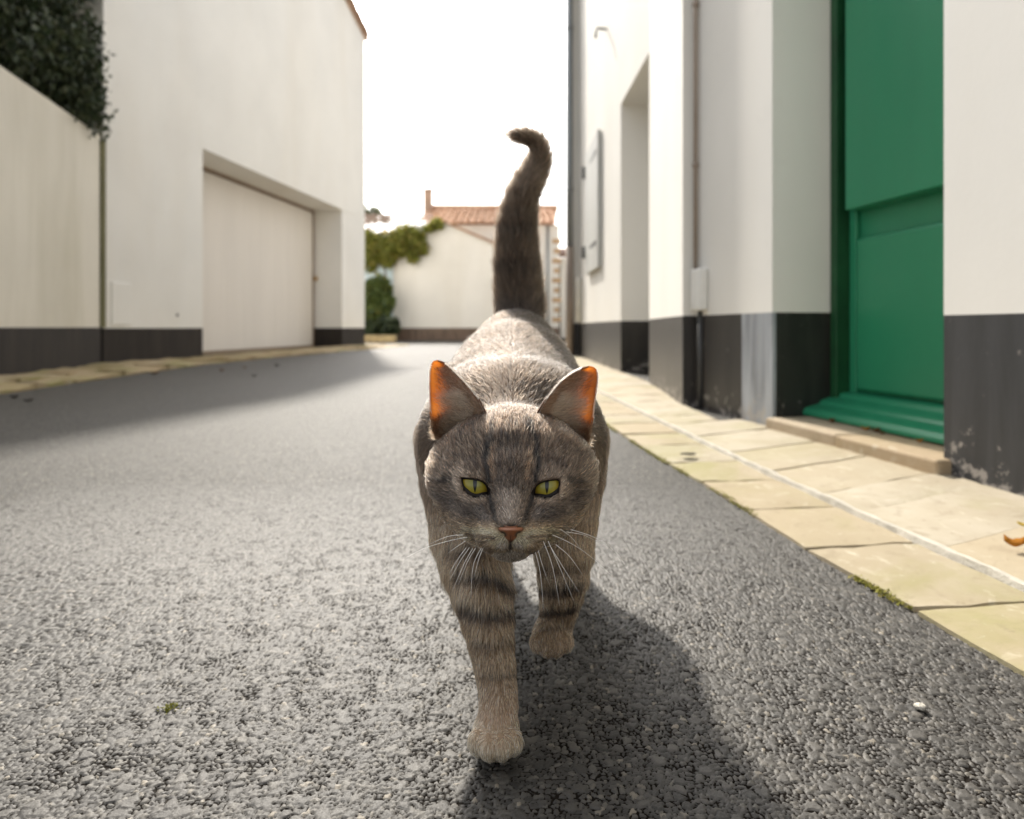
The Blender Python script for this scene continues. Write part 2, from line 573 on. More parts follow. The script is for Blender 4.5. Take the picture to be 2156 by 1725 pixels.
def slab(name, quad, z, th, mat, parent, gap=0.004, sub=3, rough=0.0025, tilt=0.0):
    """one stone: a pillowed, slightly uneven block on four plan corners"""
    c = sum((Vector(q) for q in quad), Vector((0, 0))) / 4
    q = []
    for p in quad:
        p = Vector(p)
        dv = c - p
        q.append(p + Vector((dv.x * 0.0, math.copysign(gap * random.uniform(0.7, 1.5), dv.y))) + Vector((random.uniform(-1, 1) * gap * 0.25, 0)))
    n = sub
    vs, fs = [], []
    dz = [random.uniform(-tilt, tilt) for _ in range(4)]
    for j in range(n + 1):
        for i in range(n + 1):
            a, b = i / n, j / n
            p = q[0] * (1 - a) * (1 - b) + q[1] * a * (1 - b) + q[2] * a * b + q[3] * (1 - a) * b
            zz = dz[0] * (1 - a) * (1 - b) + dz[1] * a * (1 - b) + dz[2] * a * b + dz[3] * (1 - a) * b
            rim = i in (0, n) or j in (0, n)
            if rim: p = p + Vector((random.uniform(-1, 1), random.uniform(-1, 1))) * gap * 0.42
            vs.append((p.x, p.y, z + zz + random.uniform(-rough, rough) - (0.0016 if rim else 0)))
    for j in range(n):
        for i in range(n):
            k = j * (n + 1) + i
            fs.append((k, k + 1, k + n + 2, k + n + 1))
    ring = [i for i in range(n + 1)] + [(j + 1) * (n + 1) + n for j in range(n)] + [n * (n + 1) + n - 1 - i for i in range(n)] + [(n - 1 - j) * (n + 1) for j in range(n - 1)]
    t0 = len(vs)
    vs += [vs[r] for r in ring]
    m0 = len(vs)
    for r in ring:
        x, y, zz = vs[r]
        d = (Vector((x, y)) - c).normalized() * 0.003
        vs.append((x + d.x, y + d.y, z - th))
    L = len(ring)
    for k in range(L):
        fs.append((t0 + k, m0 + k, m0 + (k + 1) % L, t0 + (k + 1) % L))
    mb = MB().add(vs, fs)
    o = mb.build(name, mat, parent)
    o.data.polygons.foreach_set('use_smooth', [k < n * n for k in range(len(fs))])   # pillowed top, crisp sides
    return o


# kerb joints: measured near ones at y = 0.686, 0.877, 1.062
kj = [-1.2, -0.98, -0.77, -0.57, -0.36, -0.15, 0.05, 0.22, 0.36, 0.50, 0.686, 0.877, 1.062]
while kj[-1] < 10.6: kj.append(kj[-1] + random.uniform(0.17, 0.23) * (1 if kj[-1] < 5 else 1.6))
for y0, y1 in zip(kj, kj[1:]):
    sl = 0.02
    quad = [(interp(KERB_EDGE, y0), y0), (interp(GROUT, y0) - 0.008, y0 + sl), (interp(GROUT, y1) - 0.008, y1 + sl), (interp(KERB_EDGE, y1), y1)]
    slab('kerb_stone', quad, 0.006, 0.03, M['kerb'], pavement, tilt=0.0006, sub=5, gap=0.0034, rough=0.0013)
pj = [-1.2, -1.0, -0.79, -0.6, -0.42, -0.2, 0.02, 0.22, 0.42, 0.60, 0.72, 0.868, 1.043, 1.155, 1.34]
while pj[-1] < 10.4: pj.append(pj[-1] + random.uniform(0.13, 0.24) * (1 if pj[-1] < 5 else 1.6))
for y0, y1 in zip(pj, pj[1:]):
    s0 = 0.55 if y0 < 2.2 else (0.3 if y0 < 4 else 0.1)
    g0, g1 = interp(GROUT, y0) + 0.010, interp(GROUT, y1) + 0.010
    w0, w1 = interp(WALL_R, y0 + s0 * 0.3) - 0.006, interp(WALL_R, y1 + s0 * 0.3) - 0.006
    if 2.3 < y1 + s0 * 0.3 < 2.9: w0, w1 = min(w0, 0.655), min(w1, 0.655)
    quad = [(g0, y0), (w0, y0 + s0 * (w0 - g0)), (w1, y1 + s0 * (w1 - g1)), (g1, y1)]
    slab('paving_stone', quad, 0.007, 0.03, M['paving'], pavement, tilt=0.0007, sub=5, gap=0.0040, rough=0.0015)
# raised line of mortar between the two rows
mb = MB()
yy = np.arange(-1.2, 9.0, 0.02)
vs, fs = [], []
for i, y in enumerate(yy):
    x = interp(GROUT, y) + 0.001
    w = 0.0075 * (0.7 + 0.6 * random.random())
    h = 0.011 + 0.003 * random.random()
    vs += [(x - w, y, 0.0), (x - w * 0.6, y, h), (x + w * 0.6, y, h - 0.001 * random.random()), (x + w, y, 0.0)]
for i in range(len(yy) - 1):
    for k in range(3):
        a = i * 4 + k
        fs.append((a, a + 1, a + 5, a + 4))
mb.add(vs, fs).build('mortar_joint', M['mortar'], pavement)
# moss in the gutter along the kerb
def moss_strip(name, edge, y0, y1, n, side, mat, parent):
    vs, fs, rn = [], [], []
    for _ in range(n):
        y = random.uniform(y0, y1)
        if vnoise(np.array(y), np.array(0.3), 5.0, 3) * 0.6 + vnoise(np.array(y), np.array(0.7), 17.0, 5) * 0.4 < 0.50: continue
        x = interp(edge, y) + side * (random.gauss(0, 0.004) - 0.001)
        s = random.uniform(0.0010, 0.0026)
        k = len(vs)
        a = random.uniform(0, 6.28)
        for q in range(3):
            vs.append((x + s * math.cos(a + q * 2.1), y + s * math.sin(a + q * 2.1), 0.0005 + random.uniform(0, 0.0055)))
        fs.append((k, k + 1, k + 2))
        rn += [random.random()] * 3
    o = MB().add(vs, fs).build(name, mat, parent)
    o['kind'] = 'stuff'
    at = o.data.attributes.new('rnd', 'FLOAT', 'POINT')
    at.data.foreach_set('value', rn)
    return o
M['moss'] = leaf_mat('moss', [(0.16, 0.16, 0.02), (0.28, 0.26, 0.04), (0.20, 0.17, 0.04)], 0.9, 0.2)
moss_strip('moss', KERB_EDGE, 0.45, 3.0, 7500, -1, M['moss'], pavement)

# ------------------------------------------------------------------ right houses
def perp(a, b):
    d = (b - a).normalized()
    return d, Vector((-d.y, d.x)) if False else Vector((d.y, -d.x))


PZ, LZ = 0.345, 2.05
h1 = tag(empty('house', (1.2, 1.4, 0)), 'white rendered house with the recessed green door', 'house')
along = (R_N - R_O).normalized()                 # towards the camera
inn = Vector((-along.y, along.x))                # into the wall
if inn.x < 0: inn = -inn
A_far = Vector((1.19, -1.55))
backx = 4.2
REC = 0.30
foot_notch = [A_far, R_N, R_N + inn * REC, R_O + inn * REC, R_O, R_C, Vector((backx, 2.48)), Vector((backx, -1.55))]
foot_full = [A_far, R_N, R_O, R_C, Vector((backx, 2.48)), Vector((backx, -1.55))]
P = lambda lst: [(p.x, p.y) for p in lst]
keep(MB().prism(P(foot_notch), PZ, LZ).prism(P(foot_full), LZ, 4.6).build('wall', M['white']), h1)
patch_y = 2.12
fc = lambda y: R_O + (R_C - R_O) * ((y - R_O.y) / (R_C.y - R_O.y))
near_plinth = [A_far, R_N, R_N + inn * REC, Vector((backx, 1.5)), Vector((backx, -1.55))]
keep(MB().prism(P(near_plinth), -0.02, PZ - 0.02).build('plinth', M['plinth_near']), h1)
near_top = [A_far, R_N, R_N + inn * REC, Vector((backx, 1.5)), Vector((backx, -1.55))]
keep(MB().prism(P(near_top), PZ - 0.02, PZ).build('wall_foot', M['white']), h1)
farp = [R_O + inn * REC, R_O + inn * 0.012, fc(patch_y) + inn * 0.012, fc(patch_y), R_C, Vector((backx, 2.48)), Vector((backx, 1.6))]
keep(MB().prism(P(farp), -0.02, PZ).build('plinth', M['plinth']), h1)
pt = [R_O, R_O + inn * 0.012, fc(patch_y) + inn * 0.012, fc(patch_y)]
op = keep(MB().prism(P(pt), -0.02, PZ).build('plinth_patch', M['grey_patch']), h1)
op['label'] = 'paler grey repainted patch of the plinth'
# roof and eaves
keep(MB().box((0.55, -1.7, 4.6), (4.0, 0, 0.9), (0, 4.17, 0), (0, 0, 0.14)).build('roof', M['tile_old']), h1)

# green door
def dp(s, t, z): 
    q = R_O + along * s + inn * t
    return Vector((q.x, q.y, z))
width = (R_N - R_O).length
door = keep(MB().box(dp(0.0, 0.245, 0.05), dp(width, 0.245, 0.05) - dp(0, 0.245, 0.05), dp(0, 0.29, 0.05) - dp(0, 0.245, 0.05), (0, 0, 1.98)).build('door', M['green']), h1)
door['label'] = 'green painted door with a projecting bottom weatherboard'
def dbox(name, s0, s1, t0, t1, z0, z1, mat, bev=0.003):
    o = MB().box(dp(s0, t0, z0), dp(s1, t0, z0) - dp(s0, t0, z0), dp(s0, t1, z0) - dp(s0, t0, z0), (0, 0, z1 - z0)).build(name, mat, None, bevel=bev)
    o.parent = door
    return o
frame = dbox('door_frame', 0.002, 0.030, 0.188, 0.243, 0.05, 2.04, M['green_dark'])
dbox('door_frame', width - 0.030, width - 0.002, 0.188, 0.243, 0.05, 2.04, M['green_dark'])
dbox('stile', 0.033, 0.062, 0.229, 0.243, 0.06, 2.0, M['green'])
dbox('upper_panel', 0.066, width - 0.034, 0.190, 0.243, 0.640, 2.0, M['green'], 0.004)
dbox('lower_panel', 0.066, width - 0.034, 0.224, 0.243, 0.118, 0.560, M['green'], 0.016)
# weatherboard: moulded profile swept along the door
prof = [(0.243, 0.112), (0.205, 0.106), (0.196, 0.094), (0.160, 0.082), (0.152, 0.072), (0.108, 0.062), (0.100, 0.050), (0.100, 0.040), (0.243, 0.040)]
mb = MB()
n = len(prof)
vs = [dp(-0.004 + 0.008 * 0, t, z) for t, z in prof] + [dp(width - 0.004, t, z) for t, z in prof]
mb.add(vs, [tuple(range(n)), tuple(range(2 * n - 1, n - 1, -1))] + [(i, n + i, n + (i + 1) % n, (i + 1) % n) for i in range(n)])
wb = mb.build('weatherboard', M['green'], None, bevel=0.002)
wb.parent = door
# latch hanging on the stile
mb = MB()
a = dp(0.085, 0.212, 1.30); b = dp(0.085, 0.205, 1.19)
mb.tube([dp(0.05, 0.215, 1.215), dp(0.070, 0.208, 1.210), dp(0.085, 0.205, 1.22)], 0.006, 8)
mb.tube([a, (a + b) / 2, b, dp(0.080, 0.20, 1.165)], [0.006, 0.007, 0.008, 0.004], 8)
lt = mb.build('latch', M['green'], None, smooth=True)
lt.parent = door
# stone step
step = keep(MB().box(dp(0.012, -0.030, -0.01), dp(0.325, -0.030, -0.01) - dp(0.012, -0.030, -0.01), dp(0.012, 0.238, -0.01) - dp(0.012, -0.030, -0.01), (0, 0, 0.047)).build('step_stone', M['step'], None, bevel=0.006), h1)
keep(MB().box(dp(0.328, -0.034, -0.01), dp(width + 0.02, -0.034, -0.01) - dp(0.328, -0.034, -0.01), dp(0.328, 0.238, -0.01) - dp(0.328, -0.034, -0.01), (0, 0, 0.046)).build('step_stone', M['step'], None, bevel=0.006), h1)
# downpipe and meter box by the inner corner
mb = MB()
pp = fc(2.445)
mb.tube([(pp.x - 0.014, pp.y, 0.50), (pp.x - 0.014, pp.y, 1.4), (pp.x - 0.014, pp.y, 4.4)], 0.008, 8)
for z in (0.9, 1.5, 2.3): mb.tube([(pp.x - 0.014, pp.y, z), (pp.x - 0.014, pp.y, z + 0.015)], 0.012, 8)
keep(mb.build('conduit_pipe', M['rust'], smooth=True), h1)
q0, q1 = fc(2.365), fc(2.455)
bx = MB().box((q0.x - 0.032, q0.y, 0.362), (q1.x - q0.x, q1.y - q0.y, 0), (0.031, 0, 0), (0, 0, 0.155)).build('meter_box', M['white_metal'], None, bevel=0.008)
keep(bx, h1)
wd = MB().box((q0.x - 0.0345, q0.y + 0.020, 0.452), ((q1.x - q0.x) * 0.5, (q1.y - q0.y) * 0.5, 0), (0.004, 0, 0), (0, 0, 0.046)).build('window', M['screen'])
wd.parent = bx
keep(MB().tube([(q0.x - 0.012, q0.y + 0.06, 0.362), (q0.x - 0.012, q0.y + 0.06, 0.0)], 0.011, 8).build('supply_pipe', M['iron'], smooth=True), h1)

# neighbouring house with white doorway and grey shutter
h2 = tag(empty('house', (1.6, 4.6, 0)), 'white rendered house with a deep plain doorway and a pale grey shutter', 'house')
dj = Vector((0.40, 0.03))
RZ = 1.80
n2 = [R_D0, R_D1, R_D1 + dj, R_E0 + dj, R_E0, R_E1, Vector((backx, 6.84)), Vector((backx, 2.484)), Vector((0.65, 2.484))]
n2 = [R_D0 + Vector((0, 0.004)), R_D1, R_D1 + dj, R_E0 + dj, R_E0, R_E1, Vector((backx, 6.84)), Vector((backx, 2.484))]
f2 = [R_D0 + Vector((0, 0.004)), R_D1, R_E0, R_E1, Vector((backx, 6.84)), Vector((backx, 2.484))]
keep(MB().prism(P(n2), PZ, RZ).prism(P(f2), RZ, 4.9).build('wall', M['white']), h2)
keep(MB().prism(P(n2), -0.02, PZ).build('plinth', M['plinth']), h2)
keep(MB().box((0.45, 2.47, 4.9), (4.2, 0, 0.9), (0, 4.40, 0), (0, 0, 0.14)).build('roof', M['tile_old']), h2)
dd = keep(MB().box((R_D1.x + 0.36, R_D1.y + 0.03, 0.0), (R_E0.x - R_D1.x, R_E0.y - R_D1.y - 0.01, 0), (0.038, 0, 0), (0, 0, RZ - 0.002)).build('door', M['pale_grey'], None, bevel=0.004), h2)
dh = MB().tube([(R_D1.x + 0.33, 4.25, 0.95), (R_D1.x + 0.36, 4.25, 0.95)], 0.02, 10).build('handle', M['iron'])
dh.parent = dd
ex = lambda y: R_E0.x + (R_E1.x - R_E0.x) * (y - R_E0.y) / (R_E1.y - R_E0.y)
y0, y1 = 5.24, 6.04
nb = 6
shut = keep(MB().box((ex(y0) - 0.012, y0, 0.80), (ex(y1) - ex(y0), y1 - y0, 0), (0.010, 0, 0), (0, 0, 1.08)).build('shutter', M['pale_grey']), h2)
for k in range(nb):
    ya, yb = y0 + (y1 - y0) * k / nb + 0.004, y0 + (y1 - y0) * (k + 1) / nb - 0.004
    o = MB().box((ex(ya) - 0.036, ya, 0.785), (ex(yb) - ex(ya), yb - ya, 0), (0.024, 0, 0), (0, 0, 1.11)).build('plank', M['pale_grey'], None, bevel=0.004)
    o.parent = shut
for z in (0.98, 1.72):
    o = MB().box((ex(y0) - 0.042, y0 + 0.08, z), (0, y1 - y0 - 0.06, 0), (0.006, 0, 0), (0, 0, 0.035)).box((ex(y1) - 0.06, y1 + 0.021, z - 0.035), (0, 0.05, 0), (0.062, 0, 0), (0, 0, 0.11)).build('hinge', M['iron'], None, bevel=0.003)
    o.parent = shut
hk = ex(4.93)
keep(MB().tube([(hk + 0.01, 5.0, 2.58), (hk - 0.08, 4.98, 2.58), (hk - 0.09, 4.96, 2.50)], 0.010, 8).build('iron_stay', M['iron'], smooth=True), h2)
keep(MB().tube([(ex(6.6) - 0.03, 6.6, 0.36), (ex(6.6) - 0.03, 6.6, 0.78), (ex(6.6) - 0.03, 6.6, 0.80)], [0.028, 0.028, 0.036], 10).build('standpipe', M['white_metal'], smooth=True), h2)

# third house further on, with the zinc downpipe
h3 = tag(empty('house', (1.6, 8.8, 0)), 'white rendered house edge with a zinc downpipe on its corner', 'house')
f3 = [R_F0 + Vector((0, 0.004)), R_F1, Vector((backx, 11.0)), Vector((backx, 6.844))]
keep(MB().prism(P(f3), PZ, 6.6).build('wall', M['white']), h3)
keep(MB().prism(P(f3), -0.02, PZ).build('plinth', M['plinth']), h3)
keep(MB().box((0.52, 6.88, 6.6), (4.0, 0, 0.9), (0, 4.3, 0), (0, 0, 0.14)).build('roof', M['tile_old']), h3)
dpipe = MB()
px, py = 0.60, 6.80
dpipe.tube([(px, py, 1.14), (px, py, 2.0), (px, py, 6.5)], 0.032, 14)
for z in (1.72, 3.4): dpipe.tube([(px, py, z), (px, py, z + 0.04)], 0.039, 14)
dpp = keep(dpipe.build('downpipe', M['zinc'], smooth=True), h3)
keep(MB().tube([(px, py, 0.02), (px, py, 1.14)], 0.040, 14).build('downpipe_foot', M['rust'], smooth=True), h3)

# ------------------------------------------------------------------ left side: garden wall, hedge, garage building
L_S = Vector((-3.35, 5.36)); L_G0 = Vector((-3.15, 6.66)); L_G1 = Vector((-2.632, 10.125)); L_E = Vector((-2.486, 11.04))
gw = tag(empty('garden_wall', (-3.3, 4.4, 0)), 'stained cream garden wall with dark plinth under the ivy hedge', 'wall')
GW0, GW1 = Vector((-2.62, 1.6)), Vector((-3.34, 5.30))
gm = Vector((-3.05, 3.9))
GWT = 1.86
keep(MB().prism(P([GW0, gm, GW1, GW1 + Vector((-0.3, 0)), gm + Vector((-0.3, 0)), GW0 + Vector((-0.3, 0))]), 0.30, GWT).build('wall', M['white_garden']), gw)
keep(MB().prism(P([GW0 + Vector((0.006, 0)), gm + Vector((0.006, 0)), GW1 + Vector((0.006, 0)), GW1 + Vector((-0.3, 0)), gm + Vector((-0.3, 0)), GW0 + Vector((-0.3, 0))]), -0.02, 0.30).build('plinth', M['plinth_left']), gw)
gb = tag(empty('garage_house', (-4.5, 8.2, 0)), 'tall cream gabled building with the recessed beige garage door', 'house')
gn = Vector((-1.0, 0.153)).normalized()
REC_G = 0.50
GLZ = 2.125
lb = -9.0
notch = [L_S, L_G0, L_G0 + gn * REC_G, L_G1 + gn * REC_G, L_G1, L_E, Vector((lb, 11.9)), Vector((lb, 6.2))]
full = [L_S, L_G0, L_G1, L_E, Vector((lb, 11.9)), Vector((lb, 6.2))]
EZ, RZG, EZN = 5.18, 5.61, 4.76  # ridge and near eave are out of view, shaped so the road shadow fits
ridge = L_S + (L_E - L_S) * ((9.6 - L_S.y) / (L_E.y - L_S.y))
mb = MB().prism(P(notch), 0.295, GLZ)
rb = Vector((lb, 10.5))
gv = [(L_S, EZN), (ridge, RZG), (L_E, EZ), (Vector((lb, 11.9)), EZ), (rb, RZG), (Vector((lb, 6.2)), EZN)]
vs = [(p.x, p.y, GLZ) for p, z in gv] + [(p.x, p.y, z) for p, z in gv]
mb.add(vs, [(5, 4, 3, 2, 1, 0), (6, 7, 10, 11), (7, 8, 9, 10), (0, 1, 2, 8, 7, 6), (2, 3, 9, 8), (3, 4, 5, 11, 10, 9), (5, 0, 6, 11)])
keep(mb.build('wall', M['white_left']), gb)
keep(MB().prism(P(notch), -0.02, 0.295).build('plinth', M['plinth_left']), gb)
# roof slabs and verge tiles
def roof_slab(e0, r0, e1, r1, th):
    e0, r0, e1, r1 = map(Vector, (e0, r0, e1, r1))
    t = Vector((0, 0, th))
    return [e0, r0, r1, e1, e0 + t, r0 + t, r1 + t, e1 + t]
F6 = [(3, 2, 1, 0), (4, 5, 6, 7), (0, 1, 5, 4), (1, 2, 6, 5), (2, 3, 7, 6), (3, 0, 4, 7)]
ov = 0.05
sd = (L_E - L_S).normalized()
e_f = L_E + sd * 0.05
rf = keep(MB().add(roof_slab((e_f.x + ov, e_f.y, EZ - 0.02), (ridge.x + ov, ridge.y, RZG + 0.004), (lb, 12.0, EZ - 0.02), (lb, rb.y, RZG + 0.004), 0.06), F6)
     .add(roof_slab((L_S.x + ov - 0.01, L_S.y - 0.05, EZN - 0.02), (ridge.x + ov, ridge.y - 0.004, RZG + 0.004), (lb, 6.15, EZN - 0.02), (lb, rb.y - 0.004, RZG + 0.004), 0.06), F6).build('roof', M['tile_old']), gb)
def verge(a, b, nt_):
    for k in range(nt_):
        p0, p1 = a.lerp(b, k / nt_), a.lerp(b, (k + 1.12) / nt_)
        mb = MB()
        d = (p1 - p0).normalized(); up = Vector((0, 0, 1)); sidev = d.cross(up).normalized()
        vs = []
        for p, r in ((p0, 0.075), (p1, 0.062)):
            for q in range(7):
                an = math.pi * q / 6
                vs.append(p + sidev * math.cos(an) * r + up * (math.sin(an) * r * 0.8))
        fs = [(q, q + 1, q + 8, q + 7) for q in range(6)]
        o = mb.add(vs, fs).build('tile', M['terracotta'], None, smooth=True)
        o.parent = rf
verge(Vector((ridge.x + 0.02, ridge.y, RZG + 0.08)), Vector((e_f.x + 0.02, e_f.y, EZ + 0.04)), 6)
verge(Vector((ridge.x + 0.02, ridge.y, RZG + 0.08)), Vector((L_S.x + 0.02, L_S.y - 0.05, EZN + 0.04)), 16)
# garage door in the recess
def gp(s, t, z):
    q = L_G0 + (L_G1 - L_G0) * s + gn * t
    return Vector((q.x, q.y, z))
gd = keep(MB().box(gp(0.003, REC_G - 0.03, 0.03), gp(0.985, REC_G - 0.03, 0.03) - gp(0.003, REC_G - 0.03, 0.03), gp(0, REC_G - 0.004, 0) - gp(0, REC_G - 0.03, 0), (0, 0, GLZ - 0.07)).build('garage_door', M['garage'], None), gb)
NB = 9
for k in range(NB):
    s0, s1 = 0.003 + 0.98 * k / NB + 0.0002, 0.003 + 0.98 * (k + 1) / NB - 0.0002
    o = MB().box(gp(s0, REC_G - 0.044, 0.032), gp(s1, REC_G - 0.044, 0) - gp(s0, REC_G - 0.044, 0), gp(0, REC_G - 0.031, 0) - gp(0, REC_G - 0.044, 0), (0, 0, GLZ - 0.09)).build('panel', M['garage'], None, bevel=0.0008)
    o.parent = gd
for nm, s0, s1, z0, z1, mt in (('track', 0.984, 0.992, 0.0, GLZ - 0.002, 'track'), ('track', 0.001, 0.983, GLZ - 0.030, GLZ - 0.003, 'track'), ('threshold', 0.002, 0.99, -0.015, 0.026, 'track')):
    o = MB().box(gp(s0, REC_G - 0.055, z0), gp(s1, REC_G - 0.055, 0) - gp(s0, REC_G - 0.055, 0), gp(0, REC_G - 0.003, 0) - gp(0, REC_G - 0.055, 0), (0, 0, z1 - z0)).build(nm, M[mt], None)
    o.parent = gd
lk = gp(0.988, REC_G - 0.065, 1.06)
o = MB().tube([lk, lk + Vector((0.045, -0.01, 0))], [0.035, 0.03], 10).build('lock', M['brass'], smooth=True)
o.parent = gd
# flush meter hatch and a short dark stub for a hole in the render
def wp(y):
    return L_S + (L_G0 - L_S) * ((y - L_S.y) / (L_G0.y - L_S.y))
a, b = wp(5.44), wp(5.66)
hatch = keep(MB().box((a.x - 0.02, a.y, 0.32), (b.x - a.x, b.y - a.y, 0), (0.032, 0, 0), (0, 0, 0.36)).build('meter_hatch', M['white_left'], None, bevel=0.006), gb)
hc = wp(6.27)
keep(MB().tube([(hc.x - 0.01, hc.y, 0.42), (hc.x + 0.006, hc.y, 0.42)], 0.014, 10).build('hole_stub', M['iron']), gb)
# mossy joint between garden wall and house
M['moss_wall'] = simple('moss_stain', (0.22, 0.21, 0.11), 0.95, 0.5, 9, streak=True)
keep(MB().box((-3.345, 5.301, 0.30), (0.02, 0, 0), (0, 0.056, 0), (0, 0, 1.52)).build('corner_joint', M['moss_wall']), gb)

# left pavement strip
LEDGE = [(-1.9, -1.0), (-2.2, 1.6), (-2.31, 2.95), (-2.40, 4.0), (-2.49, 5.30), (-2.38, 6.6), (-1.97, 8.79), (-1.72, 11.0), (-1.9, 13.0)]
LWALL = [(-2.2, -1.0), (-2.62, 1.6), (-3.05, 3.9), (-3.34, 5.33), (-3.15, 6.66), (-2.632, 10.125), (-2.486, 11.04), (-2.6, 13.0)]
ys = [1.0, 2.0, 3.0, 4.0, 5.3, 6.6, 8.8, 11.0]
vs, fs = [], []
for y in ys: vs += [(interp(LEDGE, y), y, 0.003), (interp(LWALL, y) - 0.55, y, 0.003)]
for k in range(len(ys) - 1): fs.append((2 * k, 2 * k + 2, 2 * k + 3, 2 * k + 1))
lp = tag(MB().add(vs, fs).build('verge_pavement', M['joint']), kind='structure')
y = 1.2
while y < 10.8:
    st_ = random.uniform(0.26, 0.5)
    quad = [(interp(LEDGE, y), y), (interp(LEDGE, y + st_), y + st_), (interp(LEDGE, y + st_) * 0.5 + interp(LWALL, y + st_) * 0.5, y + st_), (interp(LEDGE, y) * 0.5 + interp(LWALL, y) * 0.5, y)]
    slab('kerb_stone', [Vector(q) for q in quad], 0.016, 0.04, M['kerb_left'], lp, gap=0.016, rough=0.010, tilt=0.016)
    quad = [(interp(LEDGE, y) * 0.5 + interp(LWALL, y) * 0.5, y), (interp(LEDGE, y + st_) * 0.5 + interp(LWALL, y + st_) * 0.5, y + st_), (interp(LWALL, y + st_) + 0.015, y + st_), (interp(LWALL, y) + 0.015, y)]
    slab('paving_stone', [Vector(q) for q in quad], 0.018, 0.04, M['kerb_left'], lp, gap=0.012, rough=0.006, tilt=0.010)
    y += st_
moss_strip('moss', LEDGE, 2.0, 8.0, 2500, 1, M['moss'], lp)


# ------------------------------------------------------------------ foliage
def leaves(name, pts, size, mat, parent, droop=0.3):
    """many small folded leaves at the given points"""
    n = len(pts)
    P0 = np.asarray(pts)
    ax = RNG.normal(size=(n, 3)); ax[:, 2] -= droop
    ax /= np.linalg.norm(ax, axis=1)[:, None]
    sd_ = np.cross(ax, RNG.normal(size=(n, 3))); sd_ /= np.linalg.norm(sd_, axis=1)[:, None]
    nn = np.cross(ax, sd_)
    L = size * RNG.uniform(0.6, 1.3, n)[:, None]
    w = L * 0.36
    a = P0; t = P0 + ax * L
    m = P0 + ax * L * 0.45 - nn * L * 0.08
    l = P0 + ax * L * 0.45 + sd_ * w + nn * L * 0.06
    r = P0 + ax * L * 0.45 - sd_ * w + nn * L * 0.06
    V = np.stack([a, l, t, r, m], 1).reshape(-1, 3)
    k = np.arange(n)[:, None] * 5
    Q = np.concatenate([k + [0, 4, 1], k + [1, 4, 2], k + [0, 3, 4], k + [3, 2, 4]], 0)
    me = npmesh(name, V, Q, mat, smooth=False)
    at = me.attributes.new('rnd', 'FLOAT', 'POINT')
    at.data.foreach_set('value', np.repeat(RNG.random(n), 5).astype(np.float32))
    o = bpy.data.objects.new(name, me)
    o['kind'] = 'stuff'
    link(o)
    return keep(o, parent) if parent else o


def blobs(cs, n, shell=0.55):
    """points through a set of ellipsoids (centre, radii), denser towards the outside"""
    cs = [(Vector(c), Vector(r)) for c, r in cs]
    wts = np.array([r.x * r.y * r.z for c, r in cs]) ** 0.67
    wts /= wts.sum()
    outp = []
    idx = RNG.choice(len(cs), n, p=wts)
    d = RNG.normal(size=(n, 3)); d /= np.linalg.norm(d, axis=1)[:, None]
    rad = shell + (1.08 - shell) * RNG.random(n) ** 0.6
    for i, k in enumerate(idx):
        c, r = cs[k]
        outp.append((c.x + d[i, 0] * r.x * rad[i], c.y + d[i, 1] * r.y * rad[i], c.z + d[i, 2] * r.z * rad[i]))
    return outp


hd = tag(empty('ivy_hedge', (-3.6, 4.4, 1.86)), 'dark green ivy hedge overhanging the stained garden wall', 'hedge')
cl = []
for k in range(85):
    y = random.uniform(2.6, 5.25)
    f = (y - 2.6) / 2.6
    wx_ = GW1.x * f + (-2.9) * (1 - f)
    z = 2.02 + 1.9 * random.random() ** 1.3
    cl.append(((wx_ - 0.25 + (0.07 if y > 4.5 else 0.0) + random.uniform(-0.25, 0.22), y, z), (random.uniform(0.2, 0.36), random.uniform(0.2, 0.34), random.uniform(0.18, 0.32))))
hp_ = [p for p in blobs(cl, 64000, 0.25) if p[0] / p[1] < -0.628 + 0.012 * random.gauss(0, 1)]      # clipped flush with the house corner
leaves('foliage', hp_, 0.050, M['ivy'], hd, 0.5)
mb = MB()
for k in range(9):
    y = 2.8 + k * 0.27
    f = (y - 2.6) / 2.6
    bx0 = GW1.x * f + (-2.9) * (1 - f) - 0.18
    mb.tube([(bx0, y, 1.85), (bx0 - 0.05, y + 0.1, 2.4), (bx0 + 0.04, y + 0.02, 3.0), (bx0, y + 0.1, 3.6)], [0.02, 0.016, 0.012, 0.005], 6)
keep(mb.build('stem', M['bark'], smooth=True), hd)

# ------------------------------------------------------------------ end of the street
FY = 15.3
def FW(u, v, d=FY): return W(u, v, d)
out1 = tag(empty('outbuilding', (-1.6, FY, 0)), 'cream gabled outbuilding closing the street, with brown plinth and creeper', 'outbuilding')
Lx = FW(690, 700).x
tops = [(690, 500), (800, 492), (925, 466), (1060, 522), (1100, 540)]
top = [(FW(u, v).x, FW(u, v).z) for u, v in tops]
def facade(pts, z0, y, th):
    poly = [(pts[0][0], z0)] + pts + [(pts[-1][0], z0)]
    n = len(poly)
    vs = [(x, y, z) for x, z in poly] + [(x, y + th, z) for x, z in poly]
    fs = [tuple(range(n)), tuple(range(2 * n - 1, n - 1, -1))] + [(i, n + i, n + (i + 1) % n, (i + 1) % n) for i in range(n)]
    return vs, fs
vs, fs = facade(top, 0.29, FY, 2.6)
keep(MB().add(vs, fs).build('wall', M['white_far']), out1)
keep(MB().box((top[0][0], FY - 0.004, -0.03), (top[-1][0] - top[0][0], 0, 0), (0, 2.6, 0), (0, 0, 0.32)).build('plinth', M['plinth_brown']), out1)
for (xa, za), (xb, zb), mt in ((top[2], top[4], 'tile_old'),):
    keep(MB().box((xa, FY - 0.06, za + 0.003), (xb - xa, 0, zb - za), (0, 2.7, 0), (0, 0, 0.06)).build('roof', M[mt]), out1)
